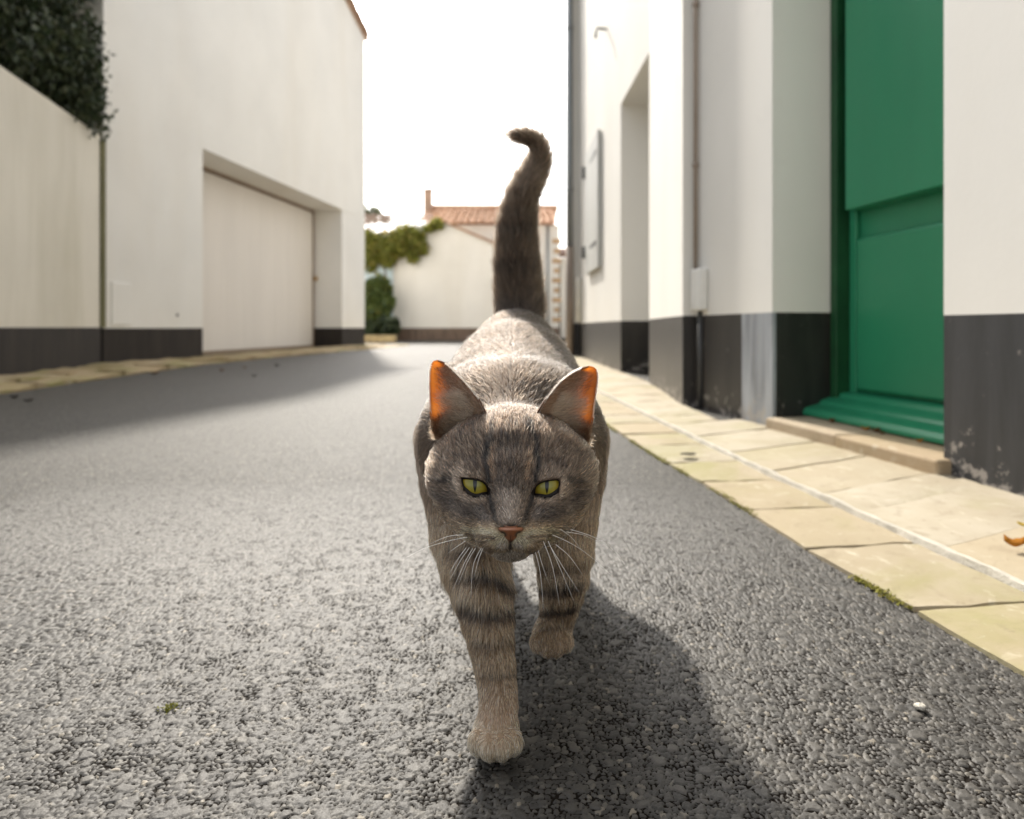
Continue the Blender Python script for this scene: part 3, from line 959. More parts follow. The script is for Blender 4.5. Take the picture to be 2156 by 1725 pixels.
# low tiled roof on its left, facing the street
def tiled_roof(name, x0, x1, y0, z0, y1, z1, pitch, mat, parent, rows=9):
    """curved tiles: corrugated courses with stepped overlaps"""
    n = int((x1 - x0) / pitch)
    vs, fs = [], []
    K = 6
    for r in range(rows):
        for e in (0, 1):
            f = (r + e * 1.08) / rows
            y, z = y0 + (y1 - y0) * f, z0 + (z1 - z0) * f + (0.03 if e == 0 else 0.0)
            for i in range(n * K + 1):
                vs.append((x0 + i * pitch / K, y, z + 0.055 * abs(math.sin(math.pi * i / K)) ** 0.8 + random.uniform(-0.004, 0.004)))
    w = n * K + 1
    for r in range(rows):
        for i in range(w - 1):
            a = (2 * r) * w + i
            fs.append((a, a + 1, a + w + 1, a + w))
    o = MB().add(vs, fs).build(name, mat, None)
    return keep(o, parent)
M['tile_pink'] = simple('pinkish_old_tile', (0.34, 0.22, 0.165), 0.95, 0.4, 1.6, 0.1)
za = FW(800, 492).z
tiled_roof('roof', FW(690, 500).x, FW(905, 480).x, FY - 0.12, FW(800, 497).z, FY + 2.4, FW(800, 455, FY + 2.4).z, 0.22, M['tile_pink'], out1)

far = tag(empty('far_house', (0, 18.5, 0)), 'far white house with orange tiled roof and tall square chimney', 'house')
HY = 17.98
x0, x1 = W(882, 0, HY).x, W(1181, 0, HY).x
ez = W(0, 474, HY).z
keep(MB().box((x0 + 0.1, HY, 0.3), (x1 - x0 - 0.15, 0, 0), (0, 6.0, 0), (0, 0, ez - 0.3)).build('wall', M['white_far']), far)
keep(MB().box((x0 + 0.1, HY - 0.004, -0.03), (x1 - x0 - 0.15, 0, 0), (0, 6.0, 0), (0, 0, 0.33)).build('plinth', M['plinth_brown']), far)
froof = tiled_roof('roof', x0 - 0.1, x1 + 0.12, HY - 0.2, ez - 0.02, HY + 3.0, W(0, 440, HY + 3.0).z, 0.20, M['tile'], far, 11)
mb = MB()
zr = W(0, 440, HY + 3.0).z
mb.tube([(x0 - 0.1, HY + 3.0, zr + 0.02), (x1 + 0.12, HY + 3.0, zr + 0.02)], 0.11, 10)
keep(mb.build('ridge_tiles', M['tile'], smooth=True), far)
# back slope
keep(MB().add([(x0 - 0.1, HY + 3.0, zr), (x1 + 0.1, HY + 3.0, zr), (x1 + 0.1, HY + 6.2, ez), (x0 - 0.1, HY + 6.2, ez)], [(0, 1, 2, 3)]).build('back_roof', M['tile']), far)
c0, c1 = W(893, 402, HY + 2.8), W(909, 402, HY + 2.8)
ch = MB().box((c0.x, HY + 2.7, zr - 0.4), (c1.x - c0.x, 0, 0), (0, 0.3, 0), (0, 0, c0.z - zr + 0.4)).box((c0.x - 0.02, HY + 2.68, c0.z), (c1.x - c0.x + 0.04, 0, 0), (0, 0.34, 0), (0, 0, 0.05)).build('chimney', M['chimney'], None)
ch.parent = froof
for k in range(9):
    zz = 0.45 + k * 0.27
    ww = 0.16 if k % 2 else 0.24
    keep(MB().box((W(1172, 0, HY).x - ww / 2, HY - 0.006, zz), (ww, 0, 0), (0, 0.05, 0), (0, 0, 0.13)).build('quoin', M['brick']), far)
keep(MB().tube([(W(1153, 0, HY).x, HY - 0.06, 0.1), (W(1153, 0, HY).x, HY - 0.06, ez)], 0.03, 8).build('downpipe', M['zinc'], smooth=True), far)
# far neighbour behind the gap on the right
fr2 = tag(empty('far_annexe', (2.6, 20, 0)), 'pale wall of the house beside the far orange-roofed one', 'house')
keep(MB().box((x1 + 0.05, HY + 0.8, 0), (3.2, 0, 0), (0, 5, 0), (0, 0, 2.3)).build('wall', M['white_far']), fr2)
keep(MB().box((x1 - 0.0, HY + 0.7, 2.3), (3.3, 0, 0), (0, 5.2, 0.8), (0, 0, 0.1)).build('roof', M['tile_pink']), fr2)

# creeper on the outbuilding
vn = tag(empty('climbing_vine', (FW(835, 0).x, FY - 0.1, 0)), 'yellow-green climbing vine spilling over the outbuilding eaves', 'vine')
cl = []
for u, v, ru, rv in ((860, 497, 34, 22), (885, 520, 18, 16), (835, 520, 26, 24), (800, 520, 24, 30), (780, 545, 18, 28), (815, 548, 16, 16), (905, 480, 12, 7), (922, 470, 10, 9), (775, 500, 16, 14), (870, 540, 12, 12)):
    c = FW(u, v, FY - 0.12)
    k_ = FY / FPX
    cl.append(((c.x, c.y, c.z), (ru * k_, 0.16, rv * k_)))
leaves('foliage', blobs(cl, 5200, 0.15), 0.10, M['vine'], vn, 0.3)
mb = MB()
mb.tube([(FW(812, 0).x, FY - 0.06, 0), (FW(815, 0).x, FY - 0.06, 1.2), (FW(810, 0).x, FY - 0.07, 2.0), (FW(850, 0).x, FY - 0.07, 2.4)], [0.03, 0.025, 0.02, 0.01], 7)
keep(mb.build('stem', M['bark'], smooth=True), vn)
# pale blue gate behind the shrub
gt = tag(empty('gate', (FW(790, 0).x, FY - 0.2, 0)), 'pale blue painted gate between the vine and the shrub', 'gate')
ga, gc = FW(735, 562, FY - 0.05), FW(822, 562, FY - 0.05)
keep(MB().box((ga.x, FY - 0.07, 0.02), (gc.x - ga.x, 0, 0), (0, 0.035, 0), (0, 0, ga.z - 0.02)).build('board', M['pale_blue']), gt)
keep(MB().box((ga.x, FY - 0.085, ga.z), (gc.x - ga.x + 0.03, 0, 0), (0, 0.06, 0), (0, 0, 0.05)).build('top_rail', M['white_metal']), gt)
for xx in (gc.x, ga.x - 0.06): keep(MB().box((xx, FY - 0.085, 0), (0.06, 0, 0), (0, 0.06, 0), (0, 0, ga.z)).build('post', M['pale_blue']), gt)
# shrubs and planting edge
sb = tag(empty('shrub', (FW(795, 0, 14.7).x, 14.7, 0)), 'tall green shrub in front of the pale blue gate', 'shrub')
k_ = 14.7 / FPX
cl = []
for u, v, ru, rv in ((790, 615, 32, 24), (800, 640, 28, 28), (785, 665, 32, 28), (800, 600, 20, 16)):
    c = FW(u, v, 14.7); cl.append(((c.x, c.y, c.z), (ru * k_, ru * k_ * 0.8, rv * k_)))
leaves('foliage', blobs(cl, 4200, 0.3), 0.11, M['shrub'], sb, 0.0)
keep(MB().tube([(FW(797, 0, 14.7).x, 14.7, 0), (FW(795, 0, 14.7).x, 14.7, 0.5), (FW(790, 0, 14.7).x, 14.7, 0.9)], [0.05, 0.035, 0.02], 7).build('stem', M['bark'], smooth=True), sb)
sb2 = tag(empty('low_plant', (FW(818, 0, 14.4).x, 14.4, 0)), 'low dark green plant at the foot of the tall shrub', 'plant')
cl = []
for u, v, ru, rv in ((815, 690, 22, 17), (780, 695, 18, 14)):
    c = FW(u, v, 14.4); cl.append(((c.x, c.y, c.z), (ru * k_, ru * k_ * 0.8, rv * k_)))
leaves('foliage', blobs(cl, 1400, 0.3), 0.13, M['ivy'], sb2, 0.2)
pl = tag(empty('planting_edge', (FW(800, 0, 13.6).x, 13.6, 0)), 'yellowish stone edging around the planting bed', 'edging')
xs_ = [FW(u, 0, 13.6).x for u in (735, 765, 798, 834)]
for xa, xb in zip(xs_, xs_[1:]):
    keep(MB().box((xa + 0.006, 13.5, -0.03), (xb - xa - 0.012, 0, 0), (0, 0.22, 0), (0, 0, 0.17)).build('edging_stone', M['yellow_stone'], None, bevel=0.012), pl)
tr = tag(empty('far_tree', (FW(775, 0, 40).x, 40, 0)), 'pale hazy tree crown behind the low tiled roof', 'tree')
cl = []
for u, v, ru, rv in ((780, 452, 22, 16), (740, 445, 30, 20), (812, 462, 10, 8)):
    c = W(u, v, 40); k4 = 40 / FPX; cl.append(((c.x, c.y, c.z), (ru * k4, ru * k4, rv * k4)))
leaves('crown', blobs(cl, 1500, 0.2), 0.22, M['pale_tree'], tr, 0.0)
t0 = W(770, 0, 40)
keep(MB().tube([(t0.x, 40, -0.05), (t0.x, 40, 3.5), (t0.x + 0.2, 40, 6.5)], [0.25, 0.18, 0.08], 8).build('trunk', M['bark'], smooth=True), tr)

# ------------------------------------------------------------------ the cat
def npW(u, v, d): return np.array(W(u, v, d))
def Z1(x, y): return ((950 + x / 2.875) / 1.1596, (800 + y / 2.875) / 1.1596)
def Z2(x, y): return ((950 + x / 2.654) / 1.1596, (1250 + y / 2.654) / 1.1596)
def ZE(x, y): return ((1080 + x / 10.78) / 1.1596, (1100 + y / 10.78) / 1.1596)
def ZF(x, y): return ((1100 + x / 6.7375) / 1.1596, (1120 + y / 6.7375) / 1.1596)
def proj(Pn):
    d = np.maximum(Pn[:, 1], 0.05)
    return CX + Pn[:, 0] * FPX / d, HOR + (CAM_H - Pn[:, 2]) * FPX / d


def sd_ell(Pn, c, r, R=None):
    q = Pn - np.asarray(c, np.float32)
    if R is not None: q = q @ R
    r = np.asarray(r, np.float32)
    k0 = np.linalg.norm(q / r, axis=1)
    k1 = np.linalg.norm(q / (r * r), axis=1)
    return k0 * (k0 - 1.0) / np.maximum(k1, 1e-6)


def sd_cone(Pn, a, ra, b, rb):
    a, b = np.asarray(a, np.float32), np.asarray(b, np.float32)
    ab = b - a
    t = np.clip((Pn - a) @ ab / (ab @ ab), 0, 1)
    return np.linalg.norm(Pn - a - t[:, None] * ab, axis=1) - (ra + (rb - ra) * t)


def smin(a, b, k):
    h = np.clip(0.5 + 0.5 * (b - a) / k, 0, 1)
    return b * (1 - h) + a * h - k * h * (1 - h)


def sd_poly(u, v, poly):
    """signed distance in px, negative inside"""
    d = np.full(u.shape, 1e9); s = np.zeros(u.shape, bool)
    n = len(poly)
    for i in range(n):
        ax, ay = poly[i]; bx, by = poly[(i + 1) % n]
        ex, ey = bx - ax, by - ay
        wx, wy = u - ax, v - ay
        t = np.clip((wx * ex + wy * ey) / (ex * ex + ey * ey), 0, 1)
        d = np.minimum(d, (wx - ex * t) ** 2 + (wy - ey * t) ** 2)
        c = ((ay <= v) & (by > v)) | ((by <= v) & (ay > v))
        xi = ax + (v - ay) / np.where(abs(by - ay) < 1e-9, 1e-9, by - ay) * ex
        s ^= c & (u < xi)
    return np.where(s, -1, 1) * np.sqrt(d)


EYE_R = 0.0108
EYES = []
polyL = [ZE(*p) for p in ((505, 745), (640, 758), (800, 772), (930, 786), (1060, 832), (1165, 925), (1240, 1075), (1225, 1160), (1080, 1150), (960, 1195), (850, 1200), (710, 1145), (600, 1035), (535, 890))]
polyR = [ZF(*p) for p in ((1352, 590), (1372, 520), (1412, 448), (1480, 402), (1560, 376), (1670, 360), (1785, 352), (1798, 440), (1748, 555), (1650, 615), (1570, 632), (1470, 612), (1405, 612))]
def rounder(poly, f=1.03):
    vt = min(p[1] for p in poly)
    return [(p[0], vt - 1.0 + (p[1] - vt) * f) for p in poly]
polyL, polyR = rounder(polyL), rounder(polyR)
EYES.append((npW(1000, 1022, 0.4278), polyL))
EYES.append((npW(1151.5, 1025, 0.4278), polyR))

PITCH = math.radians(24)
cp, sp = math.cos(PITCH), math.sin(PITCH)
RH = np.array([[1, 0, 0], [0, cp, sp], [0, -sp, cp]], np.float32).T     # head frame: columns side, back, up


def f_head(Pn):
    d = sd_ell(Pn, (0, 0.474, 0.2025), (0.0505, 0.044, 0.0340))
    k = 0.014
    for sx in (-1, 1):
        d = smin(d, sd_ell(Pn, (sx * 0.0305, 0.457, 0.1930), (0.0220, 0.027, 0.0240)), 0.022)
        d = smin(d, sd_ell(Pn, (sx * 0.0225, 0.445, 0.1750), (0.0200, 0.024, 0.0170)), k)
        d = smin(d, sd_ell(Pn, npW(1077 + sx * 60, 1080, 0.4225), (0.0150, 0.013, 0.0135)), 0.014)
        d = smin(d, sd_ell(Pn, npW(1077 + sx * 72, 999, 0.4330), (0.0165, 0.0120, 0.0065)), 0.012)
    d = smin(d, sd_ell(Pn, (0, 0.4580, 0.2035), (0.038, 0.0315, 0.0310)), k)
    d = smin(d, sd_cone(Pn, npW(1077, 1000, 0.4270), 0.0125, npW(1076, 1098, 0.4040), 0.0086), 0.010)
    d = smin(d, sd_ell(Pn, (0, 0.434, 0.1700), (0.0260, 0.025, 0.0135)), 0.016)
    for sx in (-1, 1):
        d = smin(d, sd_ell(Pn, npW(1075 + sx * 33, 1134, 0.4040), (0.0116, 0.0105, 0.0090)), 0.0075)
    d = smin(d, sd_ell(Pn, npW(1074, 1156, 0.4130), (0.0120, 0.0095, 0.0070)), 0.007)
    for c, poly in EYES:
        d = smin(d, np.linalg.norm(Pn - c.astype(np.float32), axis=1) - (EYE_R + 0.0016), 0.006)
    # eye openings: shallow pockets down to the eyeball
    for c, poly in EYES:
        near = (np.linalg.norm(Pn - c.astype(np.float32), axis=1) < 0.024) & (Pn[:, 1] < c[1] + 0.001)
        if near.any():
            q = Pn[near]
            u, v = proj(q)
            pd = sd_poly(u, v, poly) * 0.42 / FPX
            ball = (EYE_R - 0.0018) - np.linalg.norm(q - c.astype(np.float32), axis=1)
            cut = np.maximum(pd, ball)
            d[near] = np.maximum(d[near], -cut)
    return d


def f_torso(Pn):
    d = sd_ell(Pn, (0, 0.575, 0.196), (0.058, 0.060, 0.070))
    k = 0.035
    for c, r in (((0, 0.60, 0.222), (0.046, 0.075, 0.042)), ((0, 0.685, 0.206), (0.083, 0.105, 0.080)), ((0.002, 0.77, 0.224), (0.076, 0.095, 0.082)), ((0.005, 0.85, 0.246), (0.060, 0.070, 0.075)),
                 ((-0.045, 0.595, 0.192), (0.031, 0.055, 0.060)), ((0.045, 0.595, 0.192), (0.031, 0.055, 0.060)),
                 ((-0.036, 0.855, 0.205), (0.032, 0.06, 0.062)), ((0.044, 0.855, 0.205), (0.032, 0.06, 0.062))):
        d = smin(d, sd_ell(Pn, c, r), k)
    return smin(d, sd_cone(Pn, (0, 0.485, 0.198), 0.040, (0, 0.575, 0.203), 0.054), 0.02)


LEG_L = [((-0.046, 0.590, 0.200), 0.036), ((-0.037, 0.552, 0.128), 0.0300), (tuple(npW(1016, 1250, 0.512)), 0.0222), (tuple(npW(1033, 1350, 0.492)), 0.0165), (tuple(npW(1048, 1450, 0.477)), 0.0135), (tuple(npW(1049, 1505, 0.468)), 0.0132), (tuple(npW(1045, 1540, 0.466)), 0.0135)]
LEG_R = [((0.046, 0.595, 0.200), 0.036), ((0.0445, 0.572, 0.135), 0.0285), (tuple(npW(1186, 1205, 0.557)), 0.0205), (tuple(npW(1178, 1275, 0.560)), 0.0158), (tuple(npW(1170, 1312, 0.562)), 0.0142), (tuple(npW(1163, 1335, 0.556)), 0.0140)]


def spline(pts, m=2):
    a = [np.array((*p, r), float) for p, r in pts]
    o = []
    for i in range(len(a) - 1):
        p0, p1, p2, p3 = a[max(i - 1, 0)], a[i], a[i + 1], a[min(i + 2, len(a) - 1)]
        for q in range(m):
            f = q / m
            w = 0.5 * ((2 * p1) + (-p0 + p2) * f + (2 * p0 - 5 * p1 + 4 * p2 - p3) * f * f + (-p0 + 3 * p1 - 3 * p2 + p3) * f ** 3)
            o.append((tuple(w[:3]), float(w[3])))
    return o + [(tuple(a[-1][:3]), float(a[-1][3]))]


def chain(Pn, pts, k):
    d = None
    pts = spline(pts)
    k = 0.0015
    for (a, ra), (b, rb) in zip(pts, pts[1:]):
        e = sd_cone(Pn, a, ra, b, rb)
        d = e if d is None else smin(d, e, k)
    return d


def f_legl(Pn):
    d = chain(Pn, LEG_L, 0.010)
    d = smin(d, sd_ell(Pn, npW(1043, 1549, 0.4605), (0.0152, 0.0190, 0.0110)), 0.007)
    for u, v, dd, r in ((1008, 1562, 0.4485, 0.0073), (1031, 1572, 0.4420, 0.0076), (1056, 1572, 0.4420, 0.0076), (1079, 1562, 0.4485, 0.0073)):
        d = smin(d, sd_ell(Pn, npW(u, v, dd), (r * 0.94, r * 1.35, r)), 0.0026)
    return d


def f_legr(Pn):
    d = chain(Pn, LEG_R, 0.010)
    d = smin(d, sd_ell(Pn, npW(1161, 1342, 0.5530), (0.0150, 0.0135, 0.0135)), 0.007)
    for u, v, dd, r in ((1133, 1353, 0.5450, 0.0070), (1152, 1361, 0.5410, 0.0073), (1172, 1361, 0.5410, 0.0073), (1190, 1352, 0.5450, 0.0070)):
        d = smin(d, sd_ell(Pn, npW(u, v, dd), (r * 0.95, r * 1.1, r * 1.15)), 0.0026)
    return d


def f_hind(Pn):
    d = None
    for pts in ([((-0.038, 0.865, 0.215), 0.048), ((-0.044, 0.825, 0.140), 0.034), ((-0.040, 0.915, 0.078), 0.0160), ((-0.036, 0.895, 0.024), 0.0135), ((-0.034, 0.870, 0.0135), 0.0125)],
                [((0.044, 0.86, 0.215), 0.048), ((0.052, 0.790, 0.138), 0.034), ((0.056, 0.855, 0.080), 0.0160), ((0.058, 0.825, 0.025), 0.0135), ((0.058, 0.795, 0.0135), 0.0125)]):
        e = chain(Pn, pts, 0.012)
        c = pts[-1][0]
        for k in (-1.5, -0.5, 0.5, 1.5):
            e = smin(e, np.linalg.norm(Pn - np.array((c[0] + k * 0.0085, c[1] - 0.010 + abs(k) * 0.003, 0.0085), np.float32), axis=1) - 0.0075, 0.003)
        d = e if d is None else np.minimum(d, e)
    return d


TAIL = [((0.008, 0.880, 0.285), 0.028), (tuple(npW(1094, 648, 0.905)), 0.0285), (tuple(npW(1089, 560, 0.915)), 0.0262), (tuple(npW(1089, 480, 0.92)), 0.0222), (tuple(npW(1099, 415, 0.92)), 0.0182), (tuple(npW(1124, 362, 0.92)), 0.0150), (tuple(npW(1137, 328, 0.915)), 0.0112), (tuple(npW(1129, 300, 0.91)), 0.0098), (tuple(npW(1105, 287, 0.905)), 0.0080), (tuple(npW(1082, 286, 0.902)), 0.0050)]
def f_tail(Pn): return chain(Pn, TAIL, 0.012)


GB = [(f_torso, 0, (-0.10, 0.46, 0.08), (0.10, 0.95, 0.34)), (f_head, 0.016, (-0.062, 0.385, 0.145), (0.062, 0.535, 0.245)),
      (f_legl, 0.016, (-0.085, 0.42, -0.01), (0.012, 0.63, 0.24)), (f_legr, 0.016, (0.0, 0.52, 0.015), (0.085, 0.64, 0.24)),
      (f_hind, 0.020, (-0.095, 0.74, -0.01), (0.10, 0.95, 0.27)), (f_tail, 0.016, (-0.03, 0.84, 0.255), (0.075, 0.96, 0.62))]


def f_cat(Pn):
    # each group is only evaluated where its box (plus blend margin) can reach
    lo, hi = Pn.min(0), Pn.max(0)
    d = None
    for f, k, a, b in GB:
        gap = np.maximum(np.maximum(np.array(a) - hi, lo - np.array(b)), 0)
        if np.linalg.norm(gap) > 0.045: continue
        e = f(Pn)
        d = e if d is None else smin(d, e, k or 0.016)
    return np.full(len(Pn), 0.045, np.float32) if d is None else d


def cat_surface(vox=0.0014):
    lo = np.array([-0.112, 0.372, -0.006]); hi = np.array([0.112, 0.975, 0.60])
    B = 16
    nb = np.ceil((hi - lo) / (vox * B)).astype(int)
    dim = nb * B + 1
    F = np.full(dim, 1.0, np.float32)
    bi = np.stack(np.meshgrid(*[np.arange(k) for k in nb], indexing='ij'), -1).reshape(-1, 3)
    cen = (lo + (bi + 0.5) * B * vox).astype(np.float32)
    fc_ = np.concatenate([f_cat(cen[q:q + 8]) for q in range(0, len(cen), 8)])
    act = np.abs(fc_) < vox * B * 0.87 * 1.25 + 0.004
    for b in bi[fc_ < 0]:
        F[b[0] * B:b[0] * B + B + 1, b[1] * B:b[1] * B + B + 1, b[2] * B:b[2] * B + B + 1] = -1.0
    loc = np.stack(np.meshgrid(*[np.arange(B + 1)] * 3, indexing='ij'), -1).reshape(-1, 3)
    todo = bi[act]
    for s in range(0, len(todo), 1):
        ch = todo[s:s + 1]
        pts = (lo + (ch[:, None, :] * B + loc[None]) * vox).reshape(-1, 3).astype(np.float32)
        val = f_cat(pts).reshape(len(ch), B + 1, B + 1, B + 1)
        for b, vv in zip(ch, val):
            F[b[0] * B:b[0] * B + B + 1, b[1] * B:b[1] * B + B + 1, b[2] * B:b[2] * B + B + 1] = vv
    # surface nets
    S = F < 0
    c = S[:-1, :-1, :-1]
    anyin = np.zeros(c.shape, bool); allin = np.ones(c.shape, bool)
    for i in (0, 1):
        for j in (0, 1):
            for k in (0, 1):
                q = S[i:dim[0] - 1 + i, j:dim[1] - 1 + j, k:dim[2] - 1 + k]
                anyin |= q; allin &= q
    mixed = anyin & ~allin
    cells = np.argwhere(mixed)
    idx = np.full(c.shape, -1, np.int32)
    idx[tuple(cells.T)] = np.arange(len(cells))
    acc = np.zeros((len(cells), 3)); cnt = np.zeros(len(cells))
    corners = [(i, j, k) for i in (0, 1) for j in (0, 1) for k in (0, 1)]
    for a in corners:
        for ax in range(3):
            if a[ax]: continue
            b = list(a); b[ax] = 1
            fa = F[cells[:, 0] + a[0], cells[:, 1] + a[1], cells[:, 2] + a[2]]
            fb = F[cells[:, 0] + b[0], cells[:, 1] + b[1], cells[:, 2] + b[2]]
            m = (fa < 0) != (fb < 0)
            t = fa[m] / (fa[m] - fb[m])
            p = np.tile(np.array(a, float), (m.sum(), 1))
            p[:, ax] += t
            acc[m] += p; cnt[m] += 1
    V = lo + (cells + acc / cnt[:, None]) * vox
    quads = []
    for ax in range(3):
        sl0 = [slice(None)] * 3; sl1 = [slice(None)] * 3
        sl0[ax] = slice(0, -1); sl1[ax] = slice(1, None)
        a, b = S[tuple(sl0)], S[tuple(sl1)]
        e = np.argwhere(a != b)
        o1, o2 = [x for x in range(3) if x != ax]
        ok = (e[:, o1] > 0) & (e[:, o2] > 0) & (e[:, o1] < dim[o1] - 1) & (e[:, o2] < dim[o2] - 1)
        e = e[ok]
        ins = S[tuple(e.T)]
        def cid(d1, d2):
            q = e.copy(); q[:, o1] -= d1; q[:, o2] -= d2
            return idx[tuple(q.T)]
        q = np.stack([cid(1, 1), cid(0, 1), cid(0, 0), cid(1, 0)], 1)
        flip = ins if ax != 1 else ~ins
        q[~flip] = q[~flip][:, ::-1]
        quads.append(q)
    Q = np.concatenate(quads)
    Q = Q[(Q >= 0).all(1)]
    return V, Q


def sstep(x, a, b):
    t = np.clip((x - a) / (b - a), 0, 1)
    return t * t * (3 - 2 * t)


def dstroke(u, v, pts):
    d = np.full(u.shape, 1e9)
    for (ax, ay), (bx, by) in zip(pts, pts[1:]):
        ex, ey = bx - ax, by - ay
        t = np.clip(((u - ax) * ex + (v - ay) * ey) / max(ex * ex + ey * ey, 1e-6), 0, 1)
        d = np.minimum(d, np.hypot(u - ax - ex * t, v - ay - ey * t))
    return d


def n3(Pn, s, seed):
    """cheap smooth 3-D noise -1..1"""
    q = Pn * s
    r = np.zeros(len(Pn))
    rg = np.random.default_rng(seed)
    for k in range(5):
        w = rg.normal(size=3); w = w / np.linalg.norm(w) * rg.uniform(0.7, 1.6)
        r += np.sin(q @ w * 6.283 + rg.uniform(0, 6.28) + 1.7 * np.sin(q @ rg.normal(size=3) * 3.1 + rg.uniform(0, 6)))
    return r / 3.0


C_BASE = np.array((0.235, 0.185, 0.150))
C_DARK = np.array((0.060, 0.044, 0.036))
C_LIGHT = np.array((0.56, 0.49, 0.43))
C_CREAM = np.array((0.80, 0.68, 0.50))
C_TAN = np.array((0.40, 0.30, 0.19))
C_GREY = np.array((0.24, 0.22, 0.22))


def groups_at(Pn):
    P32 = Pn.astype(np.float32)
    d = np.stack([f_head(P32), f_torso(P32), f_legl(P32), f_legr(P32), f_hind(P32), f_tail(P32)], 1)
    d[:, 0] -= 0.004
    return np.argmin(d, 1), d


def fur_colour(Pn, grp, d):
    n = len(Pn)
    u, v = proj(Pn)
    u = u + 2.2 * n3(Pn, 60, 5); v = v + 2.2 * n3(Pn, 60, 6)
    col = np.tile(C_BASE, (n, 1))
    def blend(w, c):
        nonlocal col
        col = col * (1 - w[:, None]) + np.asarray(c) * w[:, None]
    def st(pts, width, c, amt, Z=Z1, soft=1.0, mask=None):
        w = amt * (1 - sstep(dstroke(u, v, [Z(*p) for p in pts]), width * 0.25, width * (1 + 0.4 * soft)))
        if mask is not None: w = w * mask
        blend(w, c)
    tor = (grp == 1)
    hd_ = np.clip(1 - (d[:, 0] - 0.0) / 0.012, 0, 1)
    front = sstep(0.475 - Pn[:, 1], 0.0, 0.02) * hd_
    # torso: greyer, with faint darker bands over the back
    t = tor | (grp == 4)
    bands = np.clip(np.sin(Pn[:, 1] * 100 + 1.2 * n3(Pn, 9, 3)), 0, 1) ** 2
    wt = t.astype(float)
    blend(wt * 0.75, (0.27, 0.225, 0.195))
    blend(wt * bands * 0.28, C_DARK * 1.8)
    blend(wt * sstep(0.19 - Pn[:, 2], 0.0, 0.07) * 0.55, C_TAN)
    # head
    h1_ = front
    st([(850, 640), (850, 1000)], 62, (0.185, 0.140, 0.112), 0.7, mask=hd_)
    for pts, w_, a_ in (([(730, 690), (745, 800)], 12, 0.5), ([(850, 660), (835, 800), (840, 960)], 10, 0.5), ([(900, 700), (895, 900)], 9, 0.45), ([(800, 720), (790, 900)], 8, 0.4), ([(960, 660), (975, 800)], 12, 0.5)):
        st(pts, w_ * 0.42, C_DARK, min(1.0, a_ * 1.5), mask=hd_)
    for pts in ([(720, 880), (735, 1000), (742, 1065)], [(985, 900), (965, 1010), (955, 1065)]):
        st(pts, 7, (0.42, 0.285, 0.19), 0.8, mask=h1_)
    st([(850, 930), (850, 1130)], 34, (0.135, 0.098, 0.074), 0.65, mask=h1_)
    for pts in ([(735, 770), (700, 870), (690, 970), (698, 1085)], [(985, 690), (1020, 850), (1042, 950), (1033, 1075)]):
        st(pts, 6.5, C_DARK * 0.6, 0.95, mask=h1_)
    # pale surround of the eyes
    for pts in ([(480, 1060), (505, 1170), (570, 1225), (650, 1225)], [(1225, 1080), (1205, 1180), (1130, 1230), (1050, 1225)]):
        st(pts, 8, C_LIGHT * 0.95, 0.8, mask=h1_)
    for pts in ([(470, 1030), (560, 1035), (640, 1050)], [(1060, 1050), (1140, 1030), (1230, 1040)]):
        st(pts, 8, C_LIGHT * 0.8, 0.55, mask=h1_)
    for pts in ([(560, 960), (640, 1000)], [(1110, 960), (1190, 990)]):
        st(pts, 10, (0.13, 0.085, 0.065), 0.7, mask=h1_)
    for pts in ([(320, 1105), (440, 1072)], [(1240, 1075), (1340, 1095)]):
        st(pts, 6, C_DARK, 0.9, mask=h1_)
    for pts in ([(370, 1200), (480, 1270), (640, 1310)], [(1330, 1190), (1240, 1260), (1060, 1310)]):
        st(pts, 20, (0.150, 0.128, 0.122), 0.8, mask=h1_)
    for pts in ([(650, 1290), (670, 1330)], [(1040, 1290), (1020, 1330)]):
        st(pts, 12, (0.27, 0.26, 0.27), 0.7, mask=h1_)
    # bridge of the nose
    st([(850, 1210), (850, 1370)], 26, (0.43, 0.40, 0.385), 0.9, mask=h1_)
    for pts in ([(705, 1190), (735, 1300), (760, 1395)], [(1000, 1180), (965, 1300), (945, 1395)]):
        st(pts, 5.5, C_DARK * 0.8, 0.9, mask=h1_)
    st([(790, 1402), (850, 1398), (915, 1402)], 4, C_DARK * 0.6, 0.8, mask=h1_)
    # muzzle, chin and cheeks
    for pts in ([(560, 1440), (700, 1460), (790, 1500)], [(1130, 1440), (1000, 1460), (910, 1500)]):
        st(pts, 26, C_CREAM * 0.80, 0.85, mask=h1_)
    for pts in ([(560, 1452), (650, 1470), (740, 1478)], [(590, 1490), (680, 1505)], [(1120, 1452), (1040, 1470), (960, 1478)], [(1090, 1490), (1010, 1505)]):
        st(pts, 3.6, C_DARK * 1.3, 0.7, mask=h1_)
    st([(800, 1590), (850, 1600), (900, 1590)], 20, C_CREAM * 1.25, 0.95, mask=h1_)
    st([(850, 1500), (850, 1548)], 4, C_DARK * 0.6, 0.95, mask=h1_)
    for pts in ([(850, 1545), (800, 1566), (750, 1562)], [(850, 1545), (900, 1562), (945, 1557)]):
        st(pts, 3.2, C_DARK * 0.8, 0.6, mask=h1_)
    for pts in ([(330, 1290), (450, 1400)], [(1390, 1280), (1280, 1400)]):
        st(pts, 20, C_TAN, 0.55, mask=h1_)
    for pts in ([(330, 1000), (300, 1080)], [(1380, 1000), (1400, 1120)]):
        st(pts, 18, C_LIGHT * 0.75, 0.5, mask=h1_)
    for pts in ([(310, 790), (380, 760), (480, 715)], [(1190, 705), (1300, 770), (1385, 850)]):
        st(pts, 15, C_LIGHT * 1.25, 0.9, mask=hd_)
